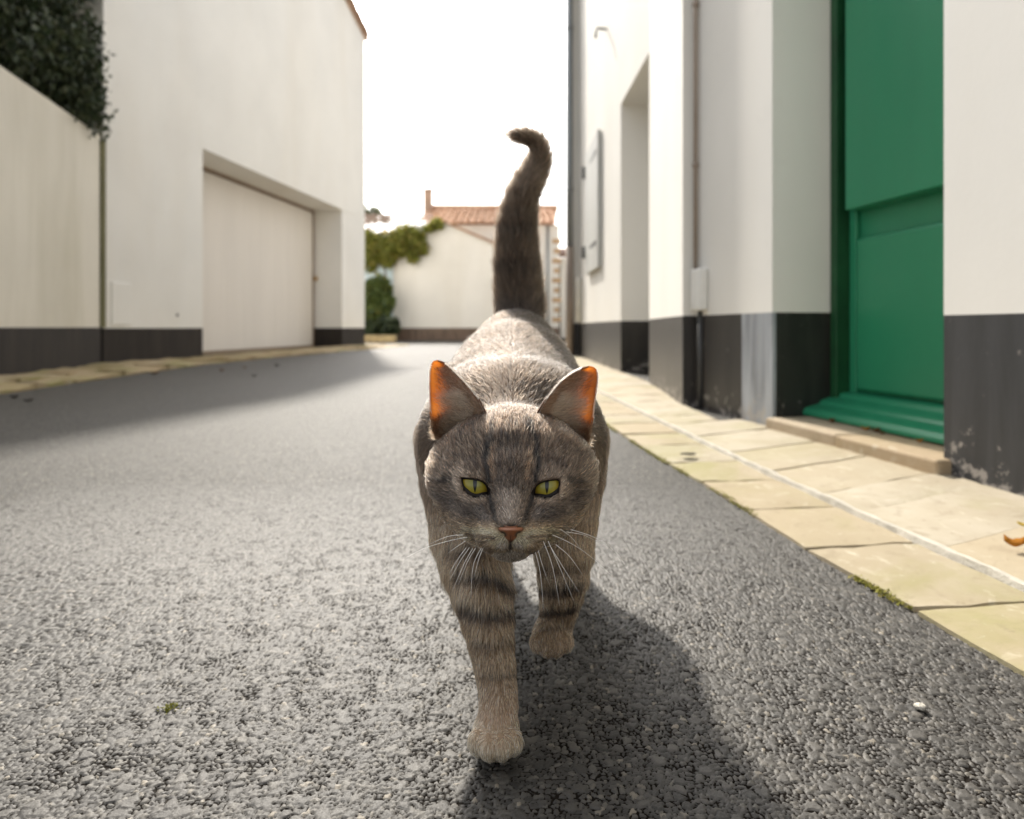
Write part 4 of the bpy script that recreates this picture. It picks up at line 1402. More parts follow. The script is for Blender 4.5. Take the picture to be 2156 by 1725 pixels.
    # legs: warm tan, dark bands, pale paws
    for gi in (2, 3):
        g = (grp == gi).astype(float)
        blend(g * sstep(0.17 - Pn[:, 2], 0.0, 0.04) * 0.85, (0.40, 0.315, 0.225))
    gl_ = (grp == 2).astype(float); gr_ = (grp == 3).astype(float)
    blend(gl_ * sstep(0.055 - Pn[:, 2], 0.0, 0.045) * 0.85, (0.60, 0.475, 0.39))
    blend(gr_ * sstep(0.055 - Pn[:, 2], 0.0, 0.03) * 0.3, (0.52, 0.40, 0.30))
    for pts, w_, a_ in (([(440, 390), (560, 400), (690, 430), (800, 500)], 11, 0.92), ([(470, 600), (560, 650), (680, 660), (800, 640)], 14, 0.85), ([(560, 850), (680, 870), (800, 830)], 9, 0.45), ([(600, 1060), (720, 1075), (850, 1030)], 7, 0.35), ([(400, 240), (520, 215), (600, 250)], 10, 0.6)):
        st(pts, w_, C_DARK * 0.75, min(1.0, a_ * 1.25), Z2, mask=gl_)
    for pts, w_, a_ in (([(940, 470), (1080, 480), (1220, 450)], 13, 0.85), ([(980, 640), (1100, 640), (1200, 610)], 10, 0.75), ([(960, 330), (1100, 350), (1260, 320)], 9, 0.5), ([(1000, 760), (1180, 740)], 6, 0.3)):
        st(pts, w_, C_DARK * 0.75, min(1.0, a_ * 1.25), Z2, mask=gr_)
    # tail: dark ringed
    tl = (grp == 5).astype(float)
    rings = np.clip(np.sin(Pn[:, 2] * 120 + 0.6), 0, 1)
    blend(tl * 0.95, (0.115, 0.086, 0.066))
    blend(tl * rings * 0.45, C_DARK * 0.8)
    blend(tl * sstep(Pn[:, 2], 0.44, 0.50) * 0.55, (0.24, 0.20, 0.175))
    blend(tl * (1 - sstep(u, 1085, 1100)) * sstep(Pn[:, 2], 0.56, 0.575), C_DARK)
    ref = np.array((0.22, 0.175, 0.142))
    lum = (col / ref).mean(1, keepdims=True)
    col = col * lum ** 0.75
    return np.clip(col, 0.006, 0.95)


CV, CQ = cat_surface()


def skin_mat():
    m, nt, p, o = mat_new('cat_undercoat')
    a = nt.nodes.new('ShaderNodeAttribute'); a.attribute_name = 'tint'
    nt.links.new(a.outputs['Color'], p.inputs['Base Color'])
    p.inputs['Roughness'].default_value = 0.95
    p.inputs['Specular IOR Level'].default_value = 0.1
    return m


def fur_mat():
    m = bpy.data.materials.new('cat_fur')
    m.use_nodes = True
    nt = m.node_tree
    nt.nodes.clear()
    o = nt.nodes.new('ShaderNodeOutputMaterial')
    h = nt.nodes.new('ShaderNodeBsdfHairPrincipled')
    h.model = 'CHIANG'
    h.parametrization = 'COLOR'
    a = nt.nodes.new('ShaderNodeAttribute'); a.attribute_name = 'tint'
    nt.links.new(a.outputs['Color'], h.inputs['Color'])
    h.inputs['Roughness'].default_value = 0.5
    h.inputs['Radial Roughness'].default_value = 0.7
    h.inputs['Coat'].default_value = 0.0
    h.inputs['Random Roughness'].default_value = 0.3
    nt.links.new(h.outputs[0], o.inputs['Surface'])
    return m


M['skin'] = skin_mat()
M['fur'] = fur_mat()
vg, vd = groups_at(CV)
vcol = fur_colour(CV, vg, vd) * 0.25 * np.array((1.16, 1.0, 0.84))
# eye pockets and rims bare and dark
vu, vv_ = proj(CV)
for c, poly in EYES:
    nr = np.linalg.norm(CV - c, axis=1) < 0.02
    w = nr & (sd_poly(vu, vv_, poly) < np.where(vv_ < 1028, 1.5, 5.0))
    vcol[w] = (0.012, 0.009, 0.008)
cme = npmesh('cat', CV, CQ, M['skin'])
ca = cme.color_attributes.new('tint', 'FLOAT_COLOR', 'POINT')
ca.data.foreach_set('color', np.concatenate([vcol, np.ones((len(vcol), 1))], 1).astype(np.float32).ravel())
cat = link(bpy.data.objects.new('cat', cme))
tag(cat, 'grey-brown tabby cat with yellow-green eyes and raised tail walking on the asphalt', 'cat')


# ---- fur
NOSE = npW(1076, 1118, 0.392)
tailp = np.array([p for p, r in TAIL])


def tail_dir(Pn):
    seg = tailp[1:] - tailp[:-1]
    mid = (tailp[1:] + tailp[:-1]) / 2
    dd = np.linalg.norm(Pn[:, None] - mid[None], axis=2)
    w = np.exp(-(dd / 0.02) ** 2) + 1e-9
    s = (seg / np.linalg.norm(seg, axis=1)[:, None])
    return (w[:, :, None] * s[None]).sum(1)


def strands(root, nrm, tdir, length, lift, bend, K=5):
    """hair polylines leaving the surface at an angle and laying down along tdir"""
    t = tdir - nrm * (tdir * nrm).sum(1)[:, None]
    t /= np.maximum(np.linalg.norm(t, axis=1), 1e-6)[:, None]
    s = np.linspace(0, 1, K)
    pts = []
    for q in s:
        along_ = q * length
        up_ = length * (np.sin(lift) * q - bend * np.sin(lift) * q * q * 0.75)
        pts.append(root + t * (along_ * np.cos(lift))[:, None] + nrm * up_[:, None])
    return np.stack(pts, 1)


def curves_obj(name, pts, rad, col, mat, parent, kind='stuff'):
    n, K = pts.shape[:2]
    hc = bpy.data.hair_curves.new(name)
    hc.add_curves([K] * n)
    hc.attributes['position'].data.foreach_set('vector', pts.astype(np.float32).ravel()) if 'position' in hc.attributes else hc.points.foreach_set('position', pts.astype(np.float32).ravel())
    ra = hc.attributes.get('radius') or hc.attributes.new('radius', 'FLOAT', 'POINT')
    ra.data.foreach_set('value', rad.astype(np.float32).ravel())
    ta = hc.attributes.new('tint', 'FLOAT_COLOR', 'CURVE')
    ta.data.foreach_set('color', np.concatenate([col, np.ones((n, 1))], 1).astype(np.float32).ravel())
    hc.materials.append(mat)
    o = bpy.data.objects.new(name, hc)
    o['kind'] = kind
    return link(o, parent)


def sample(n_by_group):
    buf = np.zeros(len(CV) * 3, np.float32)
    cme.vertices.foreach_get('normal', buf)
    NV = buf.reshape(-1, 3)
    a, b, c, d_ = (CV[CQ[:, i]] for i in range(4))
    ar = 0.5 * np.linalg.norm(np.cross(c - a, d_ - b), axis=1)
    fg = vg[CQ[:, 0]]
    roots, nrs, gs, ds = [], [], [], []
    for gi, n in n_by_group.items():
        m = np.where(fg == gi)[0]
        if gi == 0:
            dens = ar[m] * (0.25 + 0.75 * (CV[CQ[m, 0], 1] < 0.475))
        elif gi in (2, 3):
            dens = ar[m]
        else:
            dens = ar[m]
        k = RNG.choice(m, n, p=dens / dens.sum())
        s, t = RNG.random((n, 1)), RNG.random((n, 1))
        roots.append(a[k] * (1 - s) * (1 - t) + b[k] * s * (1 - t) + c[k] * s * t + d_[k] * (1 - s) * t)
        nn = NV[CQ[k]].mean(1)
        nrs.append(nn / np.maximum(np.linalg.norm(nn, axis=1), 1e-6)[:, None])
        gs.append(np.full(n, gi)); ds.append(vd[CQ[k, 0]])
    return np.concatenate(roots), np.concatenate(nrs), np.concatenate(gs), np.concatenate(ds)


ROOT, NRM, grp, gd_ = sample({0: 105000, 1: 125000, 2: 36000, 3: 30000, 4: 9000, 5: 36000})
ru, rv = proj(ROOT)
ok = np.ones(len(ROOT), bool)
eyed = np.full(len(ROOT), 99.0)
for c, poly in EYES:
    nr = np.linalg.norm(ROOT - c, axis=1) < 0.03
    e = np.full(len(ROOT), 99.0)
    e[nr] = sd_poly(ru[nr], rv[nr], poly)
    eyed = np.minimum(eyed, e)
ok &= eyed > np.where(rv < 1028, 2.6, 4.0)
NOSE_POLY = [(1047, 1113), (1062, 1110), (1090, 1110), (1104, 1113), (1100, 1121), (1088, 1130), (1080, 1141), (1072, 1141), (1064, 1130), (1051, 1121)]
nosed = sd_poly(ru, rv, NOSE_POLY)
ok &= ~((nosed < 0.5) & (ROOT[:, 1] < 0.41))
ROOT, ru, rv, eyed, nosed = ROOT[ok], ru[ok], rv[ok], eyed[ok], nosed[ok]
NRM, grp, gd_ = NRM[ok], grp[ok], gd_[ok]
n = len(ROOT)
tdir = np.zeros((n, 3)); length = np.zeros(n); lift = np.zeros(n)
wander = np.stack([n3(ROOT, 28, 21), n3(ROOT, 28, 22), n3(ROOT, 28, 23)], 1)
jit = RNG.normal(size=(n, 3))
# head
m = grp == 0
fromnose = ROOT - NOSE
dn = np.linalg.norm(fromnose, axis=1)
hdir = fromnose / np.maximum(dn, 1e-5)[:, None] + np.array((0, 0.35, 0.0))
low = sstep(0.178 - ROOT[:, 2], 0, 0.02)[:, None]
hdir = hdir + low * np.array((0, 0.3, -0.6))
tdir[m] = hdir[m]
length[m] = (0.0020 + 0.0068 * sstep(dn, 0.012, 0.085) + 0.005 * sstep(np.abs(ROOT[:, 0]), 0.042, 0.056))[m]
length[m] *= np.clip(0.28 + eyed[m] / 26.0, 0.28, 1.0)
lift[m] = np.radians(20) + np.radians(14) * sstep(dn[m], 0.03, 0.08)
# torso and hind legs
m = (grp == 1) | (grp == 4)
td = np.tile(np.array((0.0, 1.0, -0.20)), (n, 1))
chest = sstep(0.60 - ROOT[:, 1], 0.0, 0.06)[:, None] * sstep(0.22 - ROOT[:, 2], 0, 0.03)[:, None]
td = td + np.array((0, -0.6, -1.0)) * chest
td[:, 0] += np.sign(ROOT[:, 0]) * 0.15
tdir[m] = td[m]
length[m] = 0.0165
lift[m] = np.radians(11) + np.radians(10) * sstep(ROOT[m, 1], 0.56, 0.68)
length[m] *= 0.62 + 0.38 * sstep(ROOT[m, 1], 0.54, 0.66)
hp = grp == 4
tdir[hp] = (0, 0.35, -1.0); length[hp] = 0.010
# front legs
for gi in (2, 3):
    m = grp == gi
    tdir[m] = (0, -0.15, -1.0)
    length[m] = 0.0042 + 0.0085 * sstep(ROOT[m, 2], 0.035, 0.13)
    lift[m] = np.radians(24)
    paw = m & (ROOT[:, 2] < (0.022 if gi == 2 else 0.045))
    tdir[paw] = (0, -0.75, -0.6)
    length[paw] = 0.0036
# tail
m = grp == 5
tdir[m] = tail_dir(ROOT[m])
length[m] = 0.0175 - 0.006 * sstep(ROOT[m, 2], 0.5, 0.58)
lift[m] = np.radians(38)
tdir /= np.maximum(np.linalg.norm(tdir, axis=1), 1e-6)[:, None]
tdir += 0.16 * wander + 0.13 * jit
length *= np.clip(RNG.normal(1.0, 0.28, n), 0.4, 1.9)
lift *= np.clip(RNG.normal(1.0, 0.25, n), 0.3, 1.8)
bend = np.full(n, 1.0); bend[grp == 5] = 0.5
FP = strands(ROOT, NRM, tdir, length, lift, bend, 5)
# loose clumping: pull tips towards a coarse lattice of clump centres
keyc = np.floor(FP[:, -1] / 0.0042 + 0.35 * jit * 0).astype(int)
_, inv_ = np.unique(keyc, axis=0, return_inverse=True)
inv_ = inv_.ravel()
cnt_ = np.bincount(inv_)
cen = np.stack([np.bincount(inv_, FP[:, -1, k]) / cnt_ for k in range(3)], 1)[inv_]
cl_amt = np.where(grp == 0, 0.12, np.where(grp == 1, 0.2, 0.25))[:, None]
for k, wgt in enumerate((0, 0.0, 0.15, 0.5, 1.0)):
    FP[:, k] += (cen - FP[:, -1] if k < 4 else cen - FP[:, 4]) * cl_amt * wgt
FP[:, :, 2] = np.maximum(FP[:, :, 2], 0.0012)
fcol = fur_colour(ROOT, grp, gd_)
var = np.exp(RNG.normal(-0.10, 0.85, n) + 0.25 * n3(ROOT, 420, 31) + 0.15 * n3(ROOT, 150, 32))[:, None]
fcol = fcol * var
pale = RNG.random(n) < np.where(grp == 0, 0.12, 0.10)
fcol[pale] = fcol[pale] * 0.4 + np.array((0.80, 0.72, 0.62)) * 0.6
gain = np.select([grp == 1, (grp == 2) | (grp == 3), grp == 5], [0.40 + 0.45 * sstep(0.24 - ROOT[:, 2], 0.0, 0.06), 1.60 + 0.0 * grp, 1.45 + 0.0 * grp], 0.80)  # back fur colour darkened to offset sun sheen, lower flanks left lighter
fcol = fcol * gain[:, None]
fcol = np.clip(fcol * 0.25 * np.array((1.18, 1.0, 0.82)), 0.004, 0.9)
base_r = np.where(grp == 0, 0.000165, np.where(grp == 1, 0.000125, np.where(grp == 5, 0.00013, 0.000105)))
base_r = np.where((grp == 0) & (length < 0.004), 0.00013, base_r)
rad = base_r[:, None] * np.array((0.9, 1.0, 0.9, 0.65, 0.2))[None]
curves_obj('fur', FP, rad, fcol, M['fur'], cat)


# ---- eyes
def eye_mat():
    m, nt, p, o = mat_new('cat_eye')
    tc = nt.nodes.new('ShaderNodeTexCoord')
    sx = nt.nodes.new('ShaderNodeSeparateXYZ')
    nt.links.new(tc.outputs['Object'], sx.inputs[0])
    def math_(op, a, b=None, c=None):
        q = nt.nodes.new('ShaderNodeMath'); q.operation = op
        for i, v in enumerate((a, b, c)):
            if v is None: continue
            if isinstance(v, (int, float)): q.inputs[i].default_value = v
            else: nt.links.new(v, q.inputs[i])
        return q.outputs[0]
    X, Z = sx.outputs['X'], sx.outputs['Z']
    zc = math_('SUBTRACT', Z, 0.0008)
    r2 = math_('ADD', math_('MULTIPLY', X, X), math_('MULTIPLY', zc, zc))
    r = math_('SQRT', r2)
    rr = math_('DIVIDE', r, 0.0096)
    ang = nt.nodes.new('ShaderNodeMath'); ang.operation = 'ARCTAN2'
    nt.links.new(zc, ang.inputs[0]); nt.links.new(X, ang.inputs[1])
    cmb = nt.nodes.new('ShaderNodeCombineXYZ')
    nt.links.new(math_('MULTIPLY', ang.outputs[0], 9.0), cmb.inputs[0])
    nt.links.new(math_('MULTIPLY', rr, 1.6), cmb.inputs[1])
    fib = noise(nt, cmb.outputs[0], 2.2, 4, 0.65)
    iris = ramp(nt, rr, [(0.0, (0.15, 0.155, 0.030)), (0.35, (0.20, 0.19, 0.028)), (0.72, (0.31, 0.225, 0.018)), (0.90, (0.24, 0.135, 0.012)), (1.0, (0.02, 0.014, 0.008))])
    iris = mix(nt, ramp(nt, fib, [(0.35, 0.0), (0.7, 0.45)]), iris, (0.33, 0.28, 0.05))
    # vertical slit pupil: pointed ellipse
    zz = math_('DIVIDE', zc, 0.0062)
    half = math_('MULTIPLY', math_('SUBTRACT', 1.0, math_('MULTIPLY', zz, zz)), 0.00125)
    inside = math_('SUBTRACT', half, math_('ABSOLUTE', X))
    pf = ramp(nt, math_('ADD', math_('MULTIPLY', inside, 2500.0), 0.5), [(0.35, 0.0), (0.65, 1.0)])
    c = mix(nt, pf, iris, (0.004, 0.005, 0.004))
    nt.links.new(c, p.inputs['Base Color'])
    p.inputs['Roughness'].default_value = 0.35
    p.inputs['Specular IOR Level'].default_value = 0.2
    p.inputs['Coat Weight'].default_value = 0.55
    p.inputs['Coat Roughness'].default_value = 0.04
    p.inputs['Subsurface Weight'].default_value = 0.0
    return m


M['eye'] = eye_mat()
M['eyerim'] = simple('eye_rim_skin', (0.014, 0.010, 0.009), 0.6, 0.2, 200, 0.25, 0)
em = bpy.data.meshes.new('eye')
bmx = bmesh.new()
bmesh.ops.create_uvsphere(bmx, u_segments=40, v_segments=24, radius=EYE_R)
for f in bmx.faces: f.smooth = True
bmx.to_mesh(em); bmx.free()
em.materials.append(M['eye'])
for c, poly in EYES:
    e = bpy.data.objects.new('eye', em)
    e.location = c
    to_cam = Vector((0, 0, CAM_H)) - Vector(c)
    # front of the ball (-Y) looks at the lens, a little above the eye line
    e.rotation_euler = (to_cam + Vector((0, 0, 0.03))).to_track_quat('-Y', 'Z').to_euler()
    link(e, cat)
    # dark rim lying on the ball along the lid margin
    pts, rr_ = [], []
    npt = len(poly)
    dens = []
    for i in range(npt):
        a, b = Vector((*poly[i], 0)), Vector((*poly[(i + 1) % npt], 0))
        for k in range(3): dens.append(a.lerp(b, k / 3))
    # smooth the outline
    for _ in range(2): dens = [(dens[i - 1] + dens[i] * 2 + dens[(i + 1) % len(dens)]) / 4 for i in range(len(dens))]
    cu = sum(p[0] for p in poly) / npt; cvv = sum(p[1] for p in poly) / npt
    for q in dens:
        dr = (W(q.x, q.y, 1.0) - Vector((0, 0, CAM_H))).normalized()
        o_ = Vector((0, 0, CAM_H))
        oc = o_ - Vector(c)
        bq_ = oc.dot(dr); disc = bq_ * bq_ - (oc.length_squared - (EYE_R + 0.0003) ** 2)
        tt = -bq_ - math.sqrt(max(disc, 0))
        pts.append(o_ + dr * tt)
        low_ = 1.0 if q.y > cvv else 0.0
        rr_.append(0.00048 + 0.00105 * sstep(np.array((q.y - cvv) / 12.0), -0.4, 0.8))
    pts.append(pts[0]); rr_.append(rr_[0])
    pts.append(pts[1]); rr_.append(rr_[1])
    rim = MB().tube(pts, [float(x) for x in rr_], 8, caps=False).build('eyelid_rim', M['eyerim'], None, smooth=True)
    rim.parent = e
    rim.matrix_parent_inverse = (Matrix.Translation(Vector(c)) @ e.rotation_euler.to_matrix().to_4x4()).inverted()


# ---- nose leather
def nose_mat():
    m, nt, p, o = mat_new('nose_leather')
    a = nt.nodes.new('ShaderNodeAttribute'); a.attribute_name = 'tint'
    v = nd(nt, 'ShaderNodeTexVoronoi', Scale=1400.0)
    nt.links.new(coords(nt), v.inputs['Vector'])
    nt.links.new(a.outputs['Color'], p.inputs['Base Color'])
    p.inputs['Roughness'].default_value = 0.42
    bump(nt, p, v.outputs['Distance'], 0.4, 0.0004)
    return m


M['nose'] = nose_mat()
rows, colsn = 16, 21
V, Q, NC = [], [], []
for i in range(rows):
    t = i / (rows - 1)
    v = 1110.5 + 31.5 * t
    hw = 30.0 * (1 - t) ** 0.85 * (1.0 if t > 0.12 else (0.86 + 1.2 * t)) + 3.5 * t
    for j in range(colsn):
        s = -1 + 2 * j / (colsn - 1)
        u = 1075.5 + s * hw
        dome = (1 - abs(s) ** 2.2)
        dep = 0.3940 - 0.0062 * dome ** 0.7 * (1 - 0.35 * t) + 0.0035 * t + 0.004 * max(0, 0.2 - t) / 0.2
        groove = math.exp(-(s * hw / 1.6) ** 2) * sstep(np.array(t), 0.35, 0.7)
        # comma shaped nostrils at the sides
        nx_, ny_ = (abs(s) * hw - 15.0 + 6 * (t - 0.4)) / 6.0, (t - 0.45 + 0.016 * (abs(s) * hw - 14)) / 0.15
        nos = math.exp(-(nx_ * nx_ + ny_ * ny_) * 1.6)
        dep += 0.0030 * nos + 0.0010 * float(groove)
        V.append(npW(u, v, dep))
        base_ = np.array((0.22, 0.078, 0.032))
        dark_ = np.array((0.012, 0.008, 0.006))
        w_ = min(1.0, nos * 2.0) ** 1.1  # nostril and groove darkness painted into the leather colour
        w_ = max(w_, 0.9 * float(sstep(np.array(t), 0.74, 0.95)), 0.8 * (abs(s) > 0.93), 0.55 * float(groove))
        NC.append(base_ * (1 - w_) + dark_ * w_)
for i in range(rows - 1):
    for j in range(colsn - 1):
        a = i * colsn + j
        Q.append((a, a + colsn, a + colsn + 1, a + 1))
nm_ = npmesh('nose', np.array(V), np.array(Q), M['nose'])
at = nm_.color_attributes.new('tint', 'FLOAT_COLOR', 'POINT')
at.data.foreach_set('color', np.concatenate([np.array(NC), np.ones((len(NC), 1))], 1).astype(np.float32).ravel())
no = link(bpy.data.objects.new('nose', nm_), cat)
sm = no.modifiers.new('thick', 'SOLIDIFY'); sm.thickness = 0.004; sm.offset = -1


# ---- ears
def ear_mat():
    m, nt, p, o = mat_new('ear_skin')
    v = coords(nt)
    nz = noise(nt, v, 90, 5, 0.6)
    c = ramp(nt, nz, [(0.3, (0.10, 0.055, 0.035)), (0.7, (0.15, 0.085, 0.055))])
    nt.links.new(c, p.inputs['Base Color'])
    p.inputs['Roughness'].default_value = 0.6
    th = nt.nodes.new('ShaderNodeAttribute'); th.attribute_name = 'thin'
    tr = nt.nodes.new('ShaderNodeBsdfTranslucent')
    cc = ramp(nt, nz, [(0.25, (0.82, 0.36, 0.09)), (0.75, (0.95, 0.55, 0.20))])
    nt.links.new(cc, tr.inputs['Color'])
    ms = nt.nodes.new('ShaderNodeMixShader')
    nt.links.new(th.outputs['Fac'], ms.inputs[0])
    nt.links.new(p.outputs[0], ms.inputs[1]); nt.links.new(tr.outputs[0], ms.inputs[2])
    nt.links.new(ms.outputs[0], o.inputs['Surface'])
    return m


M['ear'] = ear_mat()


def resample(pts, k):
    pts = [np.array(p, float) for p in pts]
    L = np.cumsum([0] + [np.linalg.norm(b - a) for a, b in zip(pts, pts[1:])])
    return np.array([[np.interp(x, L, [p[q] for p in pts]) for q in range(3)] for x in np.linspace(0, L[-1], k)])


def ear(inner, outer, sgn):
    """inner, outer: edge outlines (u, v, depth) from base to tip; cupped backwards between them"""
    NS, NW = 26, 17
    I = resample([npW(*p) for p in inner], NS); O = resample([npW(*p) for p in outer], NS)
    grid = np.zeros((NS, NW, 3))
    for i in range(NS):
        s = i / (NS - 1)
        for j in range(NW):
            w = j / (NW - 1)
            p = I[i] * (1 - w) + O[i] * w
            cup = 0.017 * (1 - s) ** 0.55 * (math.sin(math.pi * w) ** 0.8)
            p = p + np.array((0.0, cup, -0.15 * cup))
            grid[i, j] = p
    V = grid.reshape(-1, 3)
    k = np.arange(NS * NW).reshape(NS, NW)
    Q = np.stack([k[:-1, :-1], k[:-1, 1:], k[1:, 1:], k[1:, :-1]], -1).reshape(-1, 4)
    if sgn > 0: Q = Q[:, ::-1]
    me = npmesh('ear', V, Q, M['ear'])
    wv = np.tile(np.linspace(0, 1, NW), NS); sv = np.repeat(np.linspace(0, 1, NS), NW)
    ta = me.attributes.new('thin', 'FLOAT', 'POINT')
    ta.data.foreach_set('value', (0.14 + 0.50 * sstep(wv - 0.24 + 0.34 * sstep(sv, 0.65, 1.0), 0.0, 0.50) * sstep(sv, 0.30, 0.46)).astype(np.float32))
    o = link(bpy.data.objects.new('ear', me), cat)
    s_ = o.modifiers.new('thick', 'SOLIDIFY'); s_.thickness = 0.0011; s_.offset = 0
    # hair: cover of the inner half, wisps across the opening, velvet on the back, fringe on the rim
    def surf(s, w):
        a = np.clip(s * (NS - 1), 0, NS - 1.001); b = np.clip(w * (NW - 1), 0, NW - 1.001)
        i, j = a.astype(int), b.astype(int); fa, fb = (a - i)[:, None], (b - j)[:, None]
        return grid[i, j] * (1 - fa) * (1 - fb) + grid[i + 1, j] * fa * (1 - fb) + grid[i, j + 1] * (1 - fa) * fb + grid[i + 1, j + 1] * fa * fb
    def frame_(s, w):
        e = 0.02
        ds = surf(np.clip(s + e, 0, 1), w) - surf(np.clip(s - e, 0, 1), w)
        dw = surf(s, np.clip(w + e, 0, 1)) - surf(s, np.clip(w - e, 0, 1))
        ds /= np.maximum(np.linalg.norm(ds, axis=1), 1e-9)[:, None]; dw /= np.maximum(np.linalg.norm(dw, axis=1), 1e-9)[:, None]
        nn = np.cross(ds, dw); nn /= np.maximum(np.linalg.norm(nn, axis=1), 1e-9)[:, None]
        nn *= np.sign(-nn[:, 1] + 1e-9)[:, None]
        return ds, dw, nn
    P_, R_, C_ = [], [], []
    # front cover
    N = 13000
    s = RNG.random(N) ** 1.15 * 0.87; w = RNG.random(N)
    lim = 0.60 - 0.18 * s + 0.14 * RNG.normal(size=N) + 0.9 * sstep(0.42 - s, 0.0, 0.2)
    k_ = w < lim
    s, w = s[k_], w[k_]
    ds, dw, nn = frame_(s, w)
    n_ = len(s)
    tdir_ = dw * (0.75 - 0.3 * w)[:, None] + ds * 0.65 + 0.22 * RNG.normal(size=(n_, 3))
    ln = (0.0045 + 0.0075 * RNG.random(n_) * (1 - s) + 0.002) * (1 - 0.55 * s)
    P_.append(strands(surf(s, w) + nn * 0.0006, nn, tdir_, ln, np.radians(RNG.uniform(14, 40, n_)), np.ones(n_), 5))
    R_.append(np.full(n_, 0.000085))
    c_ = np.where((RNG.random(n_) < 0.22)[:, None], np.array((0.85, 0.62, 0.42)), np.array((0.36, 0.215, 0.125)) * np.exp(RNG.normal(0, 0.3, n_))[:, None])
    C_.append(c_)
    # base tuft: longer pale wisps rising from the ear base
    N = 2600
    s = 0.04 + RNG.random(N) * 0.5; w = 0.10 + 0.62 * RNG.random(N)
    ds, dw, nn = frame_(s, w)
    tdir_ = ds * 0.7 + dw * 0.8 + 0.25 * RNG.normal(size=(N, 3))
    P_.append(strands(surf(s, w), nn, tdir_, RNG.uniform(0.009, 0.019, N), np.radians(RNG.uniform(25, 60, N)), np.ones(N), 5))
    R_.append(np.full(N, 0.00008)); C_.append(np.tile((0.95, 0.72, 0.50), (N, 1)) * np.exp(RNG.normal(0, 0.25, N))[:, None])
    # velvet on the back
    N = 3000
    s = RNG.random(N) * 0.88; w = RNG.random(N) ** 1.4 * 0.8
    ds, dw, nn = frame_(s, w)
    P_.append(strands(surf(s, w) - nn * 0.0006, -nn, ds + 0.2 * RNG.normal(size=(N, 3)), RNG.uniform(0.003, 0.005, N), np.radians(RNG.uniform(10, 28, N)), np.ones(N), 5))
    R_.append(np.full(N, 0.00008)); C_.append(np.tile((0.23, 0.18, 0.145), (N, 1)) * np.exp(RNG.normal(0, 0.25, N))[:, None])
    # rim fringe
    N = 3600
    s = RNG.random(N) * 0.90; side_ = RNG.random(N) < 0.5
    w = np.where(side_, 0.004, 0.996)
    ds, dw, nn = frame_(s, w)
    od = np.where(side_[:, None], -dw, dw)
    P_.append(strands(surf(s, w), od, ds + nn * 0.2 + 0.25 * RNG.normal(size=(N, 3)), RNG.uniform(0.0014, 0.0026, N), np.radians(RNG.uniform(10, 30, N)), np.ones(N), 5))
    R_.append(np.full(N, 0.00007)); C_.append(np.where(side_[:, None], np.array((1.6, 1.3, 1.0)), np.array((2.2, 1.8, 1.4))))  # cream pushed up so the backlit edge shine sits in the hair colour
    P_ = np.concatenate(P_); R_ = np.concatenate(R_); C_ = np.clip(np.concatenate(C_) * 0.34, 0.005, 0.9)
    hair = curves_obj('ear_fur', P_, R_[:, None] * np.array((0.9, 1.0, 0.85, 0.6, 0.2))[None], C_, M['fur'], o)
    return o


def zz(pts, deps): return [(*Z1(*p), d_) for p, d_ in zip(pts, deps)]
def ZC(x, y): return ((1012 + x / 4.418) / 1.1596, (840 + y / 4.418) / 1.1596)
def ze(pts): return [(*ZC(x, y), d_) for x, y, d_ in pts]
ear(ze([(830, 900, 0.478), (770, 740, 0.464), (700, 600, 0.463), (620, 500, 0.465), (520, 390, 0.469), (430, 300, 0.473), (370, 240, 0.476), (310, 196, 0.478), (252, 180, 0.479)]),
    ze([(230, 1010, 0.492), (182, 910, 0.475), (172, 760, 0.471), (165, 600, 0.472), (160, 440, 0.475), (165, 300, 0.478), (176, 232, 0.479), (204, 192, 0.480), (248, 180, 0.480)]), -1)
ear(ze([(1270, 900, 0.478), (1330, 735, 0.464), (1400, 620, 0.463), (1470, 530, 0.465), (1560, 420, 0.468), (1640, 355, 0.471), (1720, 300, 0.474), (1800, 262, 0.477), (1880, 245, 0.479)]),
    ze([(1850, 1080, 0.492), (1900, 980, 0.475), (1925, 800, 0.471), (1945, 620, 0.472), (1970, 450, 0.475), (1978, 340, 0.478), (1966, 284, 0.479), (1932, 254, 0.480), (1884, 245, 0.480)]), 1)


# ---- whiskers
M['whisker'] = simple('whisker', (0.85, 0.82, 0.78), 0.35, 0.05, 50, 0.5, 0)
WH = [([(505, 165), (380, 190), (220, 240), (90, 310)], 0.395, 0.405), ([(495, 188), (440, 225), (380, 268)], 0.397, 0.392), ([(500, 232), (450, 300), (390, 400)], 0.398, 0.384),
      ([(520, 232), (460, 320), (395, 440)], 0.398, 0.382), ([(540, 238), (480, 350), (412, 510)], 0.399, 0.380), ([(560, 235), (505, 330), (450, 470)], 0.399, 0.384),
      ([(600, 230), (545, 350), (530, 560)], 0.397, 0.382), ([(612, 228), (580, 310), (548, 430)], 0.397, 0.386),
      ([(1060, 150), (1180, 205), (1300, 285), (1440, 410)], 0.395, 0.400), ([(1110, 112), (1180, 165), (1245, 245)], 0.396, 0.402), ([(1180, 115), (1330, 165), (1450, 240), (1530, 345)], 0.398, 0.410),
      ([(1030, 190), (1110, 370), (1205, 600)], 0.397, 0.384), ([(1042, 220), (1140, 380), (1230, 520)], 0.397, 0.388), ([(1080, 212), (1170, 290), (1258, 415)], 0.396, 0.392),
      ([(1000, 192), (1060, 360), (1105, 610)], 0.398, 0.382), ([(940, 232), (980, 400), (1000, 640)], 0.399, 0.382), ([(960, 222), (985, 320), (1028, 450)], 0.399, 0.388),
      ([(1150, 130), (1260, 150), (1340, 190)], 0.397, 0.404), ([(480, 150), (380, 160), (250, 215)], 0.395, 0.402)]
